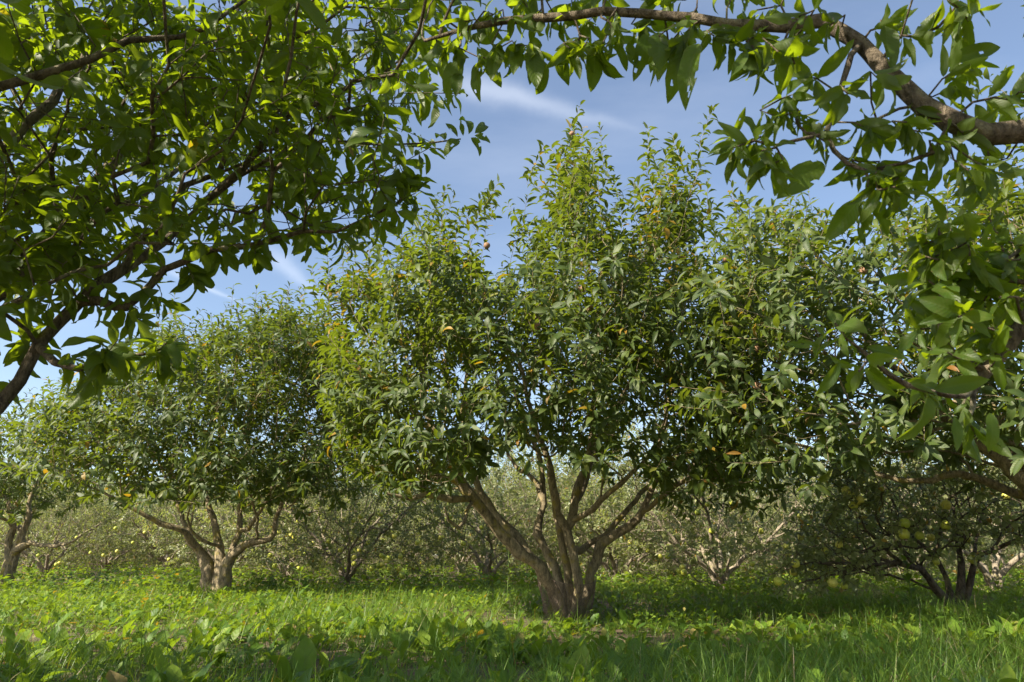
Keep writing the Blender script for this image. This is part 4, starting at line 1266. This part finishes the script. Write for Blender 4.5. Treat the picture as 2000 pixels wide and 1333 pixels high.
NEARQ = [
    (1637, 915, 6.5, .075, 'yellow quince tucked behind another at the top left of the nearest quince tree'),
    (1644, 921, 6.4, .085, 'bright yellow sunlit quince at the top left of the nearest quince tree'),
    (1683, 938, 6.4, .080, 'sunlit yellow quince just above the tight cluster in the nearest quince tree'),
    (1674, 934, 6.45, .075, 'brownish dull quince above the tight cluster, beside a sunlit yellow one'),
    (1652, 958, 6.2, .085, 'greenish yellow quince at upper left of the tight cluster'),
    (1664, 966, 6.3, .060, 'small bright yellow quince in the middle of the tight cluster'),
    (1677, 976, 6.15, .095, 'large green quince at lower right of the tight cluster'),
    (1667, 988, 6.2, .085, 'dark shaded quince at the bottom of the tight cluster'),
    (1722, 956, 6.6, .070, 'pale green quince hanging alone right of the tight cluster'),
    (1771, 928, 7.6, .085, 'pale cream quince lit among leaves near the top of the nearest quince tree'),
    (1851, 929, 6.5, .090, 'clear yellow sunlit quince at the top right of the nearest quince tree'),
    (1808, 966, 7.4, .075, 'small pale lit quince above the large yellow one with a leaf shadow'),
    (1847, 986, 6.2, .100, 'large yellow-green quince with a dark leaf shadow across it'),
    (1847, 1026, 6.2, .092, 'green quince with one bright sun fleck, below the large shadowed one'),
    (1767, 1022, 6.1, .096, 'upper of two big green quinces hanging one above the other'),
    (1765, 1043, 6.1, .104, 'lower of two big green quinces hanging one above the other'),
    (1796, 1046, 6.3, .088, 'dark yellow-green quince right of the two stacked green ones'),
    (1818, 1050, 6.7, .080, 'dim quince half hidden by leaves right of the two stacked green ones'),
    (1639, 1064, 6.2, .080, 'olive yellow quince hanging alone in the left half of the nearest quince tree'),
    (1611, 1075, 6.3, .070, 'dark olive quince half hidden left of the lone olive yellow one'),
    (1598, 963, 6.8, .070, 'amber yellow quince at the edge of the medlar shade, left of the tight cluster'),
    (1553, 1100, 5.9, .085, 'round green quince on the low left limb, above a sunlit yellow one'),
    (1550, 1117, 6.4, .080, 'bright yellow quince lit behind the low left limb'),
    (1520, 1135, 5.9, .085, 'dull green quince at the lowest left tip of the nearest quince tree'),
    (1582, 1103, 6.4, .080, 'speckled green quince between the low left limb quinces'),
    (1613, 1112, 6.6, .085, 'lit cream yellow quince low in the nearest quince tree, left one of a pair'),
    (1618, 1117, 6.5, .075, 'lit cream yellow quince low in the nearest quince tree, right one of a pair'),
    (1626, 1138, 6.0, .090, 'dark green quince hanging lowest over the weeds'),
    (1649, 1144, 6.1, .075, 'small dark quince beside the lowest dark green one over the weeds'),
    (1899, 1092, 6.3, .092, 'green quince hanging directly over the right stem of the nearest quince tree'),
    (1827, 1097, 6.3, .075, 'dark green quince under leaves between the stems of the nearest quince tree'),
    (1892, 1055, 7.3, .080, 'bright yellow quince lit behind the upper right stem'),
    (1965, 969, 6.4, .075, 'yellow quince in shade under the sloping medlar limb at right edge'),
    (1564, 1049, 7.0, .075, 'small yellow quince above the low left limb, near the tree edge'),
]


# the nearest quince, grown to the limbs seen on the right
def near_quince():
    Y = 6.9
    o = at(1870, 1192, Y); o[2] = gh(o[0], o[1])
    t = Tree()
    root = empty('quince_tree', o, 'nearest quince tree on the right, dark low limbs hung with large green-yellow quinces', 'tree')
    k0 = t.add(o - [0, 0, .05], -1, .07)

    def pl(pts, rr, par):
        return px_limb(t, pts, rr, par)
    pl([(1855, 1185, Y), (1830, 1155, Y - .05), (1808, 1128, Y - .1), (1795, 1110, Y - .15), (1775, 1106, Y - .3), (1740, 1098, Y - .5), (1700, 1104, Y - .7), (1640, 1120, Y - .8), (1560, 1140, Y - .8)], [0.0444, 0.0370, 0.0333, 0.0296, 0.0244, 0.0207, 0.0163, 0.0104, 0.0052], k0)
    pl([(1740, 1080, Y - .5), (1715, 1055, Y - .6), (1690, 1040, Y - .6), (1678, 1005, Y - .6), (1670, 980, Y - .6)], [0.0163, 0.0133, 0.0104, 0.0074, 0.0044], t.near(at(1765, 1104, Y - .35)))
    pl([(1720, 1092, Y - .6), (1660, 1100, Y - .7), (1590, 1100, Y - .8), (1530, 1115, Y - .8)], [0.0148, 0.0118, 0.0089, 0.0044], t.near(at(1740, 1098, Y - .5)))
    pl([(1862, 1170, Y), (1850, 1130, Y + .1), (1835, 1100, Y + .2), (1805, 1070, Y + .3), (1760, 1020, Y + .4), (1740, 960, Y + .4)], [0.0333, 0.0237, 0.0192, 0.0163, 0.0118, 0.0059], k0)
    pl([(1875, 1165, Y), (1880, 1120, Y), (1874, 1080, Y), (1868, 1040, Y + .1), (1860, 990, Y + .2), (1830, 930, Y + .2)], [0.0407, 0.0333, 0.0259, 0.0192, 0.0133, 0.0059], k0)
    pl([(1885, 1175, Y), (1895, 1140, Y - .02), (1900, 1105, Y - .05), (1912, 1085, Y - .1), (1940, 1075, Y - .2), (1985, 1055, Y - .4), (2040, 1030, Y - .5), (2100, 980, Y - .6)], [0.0370, 0.0311, 0.0266, 0.0222, 0.0192, 0.0148, 0.0111, 0.0059], k0)
    pl([(1905, 1060, Y + .2), (1920, 1000, Y + .3), (1950, 930, Y + .3)], [0.0178, 0.0126, 0.0059], t.near(at(1900, 1100, Y)))
    poly = [(1510, 1110), (1530, 1080), (1580, 1050), (1600, 960), (1640, 920), (1700, 915), (1800, 900), (1900, 900), (2000, 900), (2100, 930), (2150, 1030), (2100, 1060), (2000, 1050), (1900, 1060), (1800, 1075), (1720, 1085), (1700, 1125), (1600, 1140), (1540, 1130)]
    T1 = thin(sample_zone(800, poly, 5.7, 8.2, ell(at(1830, 1000, 6.9), (2.3, 1.5, 1.6))), .075)
    T1 = np.concatenate([T1, np.array([at(f[0] + rng.normal() * 6, f[1] - 14, f[2] - .16 + k * .12) for f in NEARQ for k in (0, 1)])])
    ends = t.grow(T1, bf=.45, step=.1, bend=.4)
    for e in ends:
        d = .7 * t.tangent(e) + np.array([-.1, 0, .1]) + rng.normal(size=3) * .6
        t.shoot(e, d, rng.uniform(.14, .34), int(rng.integers(8, 14)), .066, 1.0, .2)
    finish(t, root, M_BARKDARK, M_QUI, .62, 'quince', 3, 1, o, curl=(.1, .9), fold=(.1, .6), yel=.02, knobs=.05)


near_quince()
NAMED = [
    ((1408, 1158), 10.4, 'quince tree behind the central medlar, right of its stems, with a pale many-stemmed base'),
    ((955, 1146), 12.2, 'quince tree left of the netted medlar stems with a dark mossy forked trunk'),
    ((1205, 1148), 12.0, 'quince tree directly behind the right stem of the central medlar'),
    ((673, 1142), 11.8, 'low quince tree covered in pale yellow fruit between the two big medlars'),
    ((1945, 1162), 9.9, 'quince tree with thick pale trunk behind the nearest quince at right'),
    ((560, 1130), 13.8, 'quince tree just right of the left medlar trunk with clustered yellow quinces'),
    ((205, 1118), 20.0, 'quince tree with spreading low limbs seen between the two left medlars'),
    ((325, 1122), 18.0, 'quince tree with upright stems just left of the left medlar trunk'),
    ((88, 1112), 17.0, 'small quince tree right of the far left medlar trunk'),
]
pos = []
for i, ((px, py), yy, lab) in enumerate(NAMED):
    p = at(px, py, yy)
    quince_tree(p[0], p[1], i % 3, i * 1.7 + .4, [1.0, .95, .9, .95, 1.05, .92, .95, .95, .9][i], lab, None)
    pos.append(p[:2])
RD = np.array([-.85, .527]); RN = np.array([.527, .85])
k = 0
for row in range(0, 10):
    off = 10.4 + row * 3.2
    for j in range(-26, 27):
        b = RN * off + RD * (j * 2.9 + (row % 2) * 1.4 + rng.normal() * .3) + RN * rng.normal() * .25
        x, y = b
        if y < 8.5 or y > 40 or abs(x) > .82 * y + 2.5:
            continue
        if min(np.hypot(x - q[0], y - q[1]) for q in pos) < 2.15:
            continue
        pos.append(b)
        quince_tree(x, y, k % 3, rng.uniform(0, 6.28), rng.uniform(.88, 1.1), 'grey-green quince tree standing in the distant rows behind the medlars', 'quince trees in the distant rows')
        k += 1
print('far quince trees', k)


# ---- hedge that closes the orchard
def hedge():
    n = 26000
    x = rng.uniform(-50, 50, n); f = rng.random(n)
    top = 4.3 + .5 * np.sin(x * .6) + .4 * np.sin(x * 1.7 + 1) + .25 * np.sin(x * 4.1)
    y = 44 + rng.normal(size=n) * .9 + .1 * x
    z = gh(x, y) + top * f ** .8
    B = np.stack([x, y, z], 1)
    tint = np.zeros((n, 4)); tint[:, 3] = 1; tint[:, 0] = rng.beta(2, 2, n)
    tint[:, 1] = np.where((rng.random(n) < np.where(f < .45, .75, .15)), rng.uniform(.3, .8, n), 0); tint[:, 2] = rng.random(n)
    return build_leaves(B, rand_unit(n), rand_unit(n) + [0, 0, .6], rng.uniform(.2, .45, n), .5 * np.ones(n), rng.uniform(.2, 1, n), rng.uniform(.1, .5, n), tint, 2, 1, 'quince')


V, F, luv, tint = hedge()
hd = link('hedge', make_mesh('hedge', V, F, luv, tint), M_QUI)
hd['label'] = 'brownish green hedge closing the orchard behind the last row of trees'; hd['category'] = 'hedge'


# ================================================================== FRUIT
def lathe(prof, k, wob=0.0, seed=0):
    V = []; F = []
    a = np.arange(k) * 2 * np.pi / k
    for (r, z) in prof:
        rr = r * (1 + wob * np.sin(3 * a + seed) + wob * .6 * np.sin(5 * a + 2 * seed))
        V.append(np.stack([rr * np.cos(a), rr * np.sin(a), np.full(k, z)], 1))
    n = len(prof)
    i0 = np.arange(n - 1)[:, None] * k + np.arange(k)[None]
    i1 = np.arange(n - 1)[:, None] * k + (np.arange(k)[None] + 1) % k
    F = np.stack([i0, i1, i1 + k, i0 + k], -1).reshape(-1, 4)
    return np.concatenate(V), F


# quince: rounded pear shape of about 9 cm, with a dry calyx underneath and a short stalk
Q = [(.004, -.034), (.010, -.040), (.020, -.0415), (.031, -.036), (.040, -.022), (.0445, -.004), (.043, .013), (.036, .027), (.025, .036), (.015, .041), (.007, .0415), (.003, .039)]
QM = []
for s_ in range(3):
    V, F = lathe(Q, 18, .025, s_ * 2.1)
    me = make_mesh('quince', V, F); me.materials.append(M_QSKIN); QM.append(me)
Vt = []; Ft = []
add_tube(Vt, Ft, np.array([[0, 0, .036], [.002, 0, .050], [.006, .001, .066]]), np.array([.003, .0024, .002]), 5)
STALK = make_mesh('stalk', np.concatenate(Vt), np.concatenate(Ft)); STALK.materials.append(M_CALYX)
Vt = []; Ft = []
for a in range(5):
    e = np.array([math.cos(a * 1.2566), math.sin(a * 1.2566), 0])
    add_tube(Vt, Ft, np.array([e * .003 + [0, 0, -.038], e * .008 + [0, 0, -.044], e * .012 + [0, 0, -.047]]), np.array([.003, .0022, .0008]), 4)
CALYX = make_mesh('calyx', np.concatenate(Vt), np.concatenate(Ft)); CALYX.materials.append(M_CALYX)
nq = 0


def quince(px, py, Y, d, label, group=None, parts=True):
    global nq
    p = at(px, py, Y)
    q = bpy.data.objects.new('quince', QM[nq % 3]); COL.objects.link(q)
    q.location = tuple(p); s = d / .088
    q.scale = (s, s, s)
    q.rotation_euler = (rng.normal() * .3, rng.normal() * .3, rng.uniform(0, 6.28))
    q['label'] = label; q['category'] = 'quince'
    if group:
        q['group'] = group
    if parts:
        link('stalk', STALK, None, q); link('calyx', CALYX, None, q)
    nq += 1


for f in NEARQ:
    quince(f[0], f[1], f[2] - (.30 if f[1] < 1062 else .12), f[3] * .85, f[4])
GR = [
    ('pale yellow quince hanging in the quince tree right of the central medlar stems', 'quinces right of the central medlar stems', 9.6,
     [(1333, 1108), (1327, 1115), (1336, 1118), (1330, 1124), (1304, 1086), (1290, 1087), (1561, 1008), (1626, 999), (1363, 1001), (1390, 1037), (1513, 1062), (1487, 1038), (1470, 1102), (1535, 1068), (1382, 985), (1430, 982), (1540, 1083), (1578, 1024)]),
    ('pale yellow quince hanging in the low quince tree between the two big medlars', 'quinces between the two big medlars', 10.9,
     [(692, 1089), (691, 1101), (745, 1085), (752, 1089), (759, 1090), (755, 1096), (761, 1109), (780, 1110), (785, 1124), (782, 1087), (726, 1111), (747, 1102), (702, 1074), (740, 1105), (642, 1057), (744, 1005), (705, 1009), (690, 1017), (770, 1047), (720, 1060), (665, 1075), (815, 1060)]),
    ('yellow quince hanging just right of the left medlar trunk', 'quinces right of the left medlar trunk', 12.6,
     [(570, 1103), (583, 1111), (581, 1077), (590, 1074), (537, 1105), (583, 1017), (633, 1039), (568, 1045), (582, 1076), (563, 1041), (575, 1049), (595, 1083), (545, 1040), (610, 1062), (528, 1085)]),
    ('small yellow quince in the far quince trees left of the left medlar trunk', 'quinces left of the left medlar trunk', 15.5,
     [(109, 1070), (229, 1077), (177, 1080), (116, 1100), (110, 1103), (283, 1040), (75, 1085), (226, 1032), (202, 1085), (330, 1093), (150, 1050), (260, 1060)]),
    ('small yellow quince in the quince tree left of the netted medlar stems', 'quinces left of the netted medlar stems', 11.3,
     [(860, 1050), (905, 1062), (940, 1030), (985, 1075), (880, 1010), (1015, 1065), (1230, 1060), (1265, 1075)]),
]
for lab, grp, yy, pts in GR:
    for px, py in pts:
        quince(px, py, yy - .35 + rng.uniform(-.3, .3), rng.uniform(.066, .084), lab, grp, parts=yy < 10)

# medlar fruit: russet, open crown of sepals
MP = [(.002, -.018), (.012, -.017), (.019, -.008), (.0205, .002), (.017, .012), (.013, .017), (.009, .014), (.003, .012)]
V, F = lathe(MP, 14, .02)
MED = make_mesh('medlar', V, F); MED.materials.append(M_MFRUIT)
Vt = []; Ft = []
for a in range(5):
    e = np.array([math.cos(a * 1.2566), math.sin(a * 1.2566), 0])
    add_tube(Vt, Ft, np.array([e * .011 + [0, 0, .014], e * .016 + [0, 0, .022], e * .018 + [0, 0, .031]]), np.array([.004, .003, .0006]), 4)
SEP = make_mesh('sepals', np.concatenate(Vt), np.concatenate(Ft)); SEP.materials.append(M_CALYX)
MEDS = [
    (1687, 528, 4.6, 'brown medlar fruit in the crown of the right medlar, the largest and clearest one'),
    (1418, 506, 5.0, 'brown medlar fruit where the central and right crowns meet, near the skyline'),
    (1473, 442, 5.1, 'brown medlar fruit against the sky at the top left of the right medlar crown'),
    (1478, 754, 4.7, 'round brown medlar fruit among broad grey leaves low in the right crown'),
    (1522, 696, 4.7, 'shrivelled reddish brown medlar fruit left of the near leaf cluster'),
    (1477, 682, 4.9, 'dull brown medlar fruit in shade above the round one among grey leaves'),
    (951, 480, 5.2, 'brown medlar fruit at the upper left of the central medlar crown'),
    (1137, 566, 5.0, 'dark brown medlar fruit in the middle of the central crown'),
    (1178, 637, 4.9, 'red-brown medlar fruit deep in the centre of the central crown'),
    (1050, 638, 4.9, 'pale tan medlar fruit left of the middle of the central crown'),
    (1089, 684, 4.8, 'tan medlar fruit below the pale one in the central crown'),
    (1152, 602, 4.9, 'light brown medlar fruit between the dark and the red-brown ones'),
    (1318, 392, 5.6, 'lower brown medlar fruit of a pair high on the right spire of the central crown'),
    (1290, 379, 5.6, 'upper brown medlar fruit of a pair high on the right spire of the central crown'),
    (1117, 262, 5.9, 'brown medlar fruit near the tip of the tallest central spire'),
]
for px, py, yy, lab in MEDS:
    p = at(px, py, yy)
    q = bpy.data.objects.new('medlar_fruit', MED); COL.objects.link(q)
    q.location = tuple(p); q.scale = (1.35,) * 3
    q.rotation_euler = (rng.uniform(.6, 1.8), rng.normal() * .4, rng.uniform(0, 6.28))
    q['label'] = lab; q['category'] = 'medlar'
    link('sepals', SEP, None, q)


# ================================================================== SINGLE WEEDS
def dock(px, Y, nleaf, lmin, lmax, label, W=.34, up=(.08, .8), prof='dock'):
    p = at(px, 1250, Y); x, y = p[0], p[1]
    o = np.array([x, y, float(gh(x, y))])
    V, F, luv, tint = rosettes(np.array([x]), np.array([y]), nleaf, lmin * .74, lmax * .74, W, prof, 12, 2, up, 0, .01, .3, .03, o, (.2, 1.0))
    ob = link('dock_plant', make_mesh('dock_plant', V, F, luv, tint), M_WEED)
    ob.location = tuple(o)
    ob['label'] = label; ob['category'] = 'weed'


for a in [
    (1865, 2.05, 7, .20, .27, 'broad rounded dock leaves with pale midribs at the lower right corner'),
    (1950, 2.2, 6, .22, .30, 'tall dock plant with long dark leaves at the right edge of the foreground'),
    (1445, 1.75, 5, .14, .19, 'cut-off pale leaf tips at the bottom edge right of centre'),
    (730, 2.2, 6, .22, .30, 'tall upright dock plant with one spoon-shaped leaf left of centre foreground'),
    (560, 2.0, 7, .20, .26, 'grey-green broad-leaved plant at the bottom left of centre'),
    (595, 2.7, 6, .20, .27, 'shaded dark dock with drooping leaf tips behind the grey-green plant'),
    (60, 1.9, 7, .20, .28, 'large shaded dock at the lower left corner'),
    (230, 2.3, 7, .17, .24, 'spreading dock with toothed leaves near the lower left corner'),
    (330, 2.0, 6, .18, .25, 'upright dock with a long strap leaf, third plant from the lower left corner'),
    (430, 2.5, 7, .17, .23, 'leafy dock in shade in front of the left medlar trunk'),
    (880, 2.1, 6, .18, .24, 'pair of broad dock leaves at the bottom edge just left of centre'),
    (1000, 2.2, 6, .18, .24, 'broad-leaved dock at the bottom edge exactly at centre'),
    (1130, 2.6, 6, .16, .22, 'dock standing in the grass below the netted medlar'),
    (1290, 2.4, 6, .15, .21, 'low dock in long grass right of the netted medlar'),
    (1780, 3.3, 6, .18, .24, 'tall dark dock in front of the nearest quince tree'),
    (1620, 3.6, 6, .15, .21, 'dock with yellowing leaf in the sun strip left of the nearest quince tree'),
]:
    dock(*a)


def tall_weed(px, py, Y, h, label, n=26, leaf=.07, W=.22):
    p = at(px, py, Y)
    o = np.array([p[0], p[1], float(gh(p[0], p[1]))])
    root = empty('tall_weed', o, label, 'weed')
    V = []; F = []
    k = 8
    pts = np.array([[.02 * math.sin(2 * q / k), .015 * q / k, h * q / k] for q in range(k + 1)])
    add_tube(V, F, pts, np.linspace(.006, .002, k + 1), 5)
    link('stem', make_mesh('stem', np.concatenate(V), np.concatenate(F)), M_STEM, root)
    f = np.linspace(.12, 1, n)
    B = np.stack([np.interp(f, np.linspace(0, 1, k + 1), pts[:, i]) for i in range(3)], 1)
    az = np.arange(n) * 2.4
    e = rng.uniform(.5, 1.2, n)
    D = np.stack([np.cos(az) * np.sin(e), np.sin(az) * np.sin(e), np.cos(e)], 1)
    U = np.stack([-np.cos(az), -np.sin(az), np.ones(n)], 1)
    tint = np.zeros((n, 4)); tint[:, 3] = 1; tint[:, 0] = rng.uniform(.0, .5, n)
    V, F, luv, tt = build_leaves(B, D, U, leaf * (1.2 - .6 * f), W * np.ones(n), rng.uniform(.3, 1.1, n), rng.uniform(.1, .4, n), tint, 5, 1, 'medlar', .1, .05)
    link('leaves', make_mesh('leaves', V, F, luv, tt), M_WEED, root)


for a in [
    (862, 1165, 8.2, .55, 'slender tall weed standing between the middle quince trees, left one of two'),
    (990, 1160, 8.4, .58, 'slender tall weed left of the netted medlar stems, right one of two'),
    (543, 1150, 9.2, .55, 'tall dark weed with drooping leaves right of the left medlar trunk'),
    (575, 1195, 6.0, .36, 'single-stemmed weed with long side leaves in front of the left quinces', 12, .16),
    (1782, 1190, 6.4, .55, 'tall sow-thistle-like weed left of the nearest quince stems', 16, .12, .5),
    (262, 1140, 11.5, .50, 'wiry dark weed rising from the sunny ground between the left medlars'),
    (215, 1140, 11.8, .42, 'short wiry weed beside the tall one between the left medlars'),
    (62, 1120, 10.4, .60, 'feathery tall weed in front of the far left medlar trunk', 30, .09, .3),
    (1382, 1150, 8.6, .5, 'tall weed in front of the pale many-stemmed quince'),
]:
    tall_weed(*a)
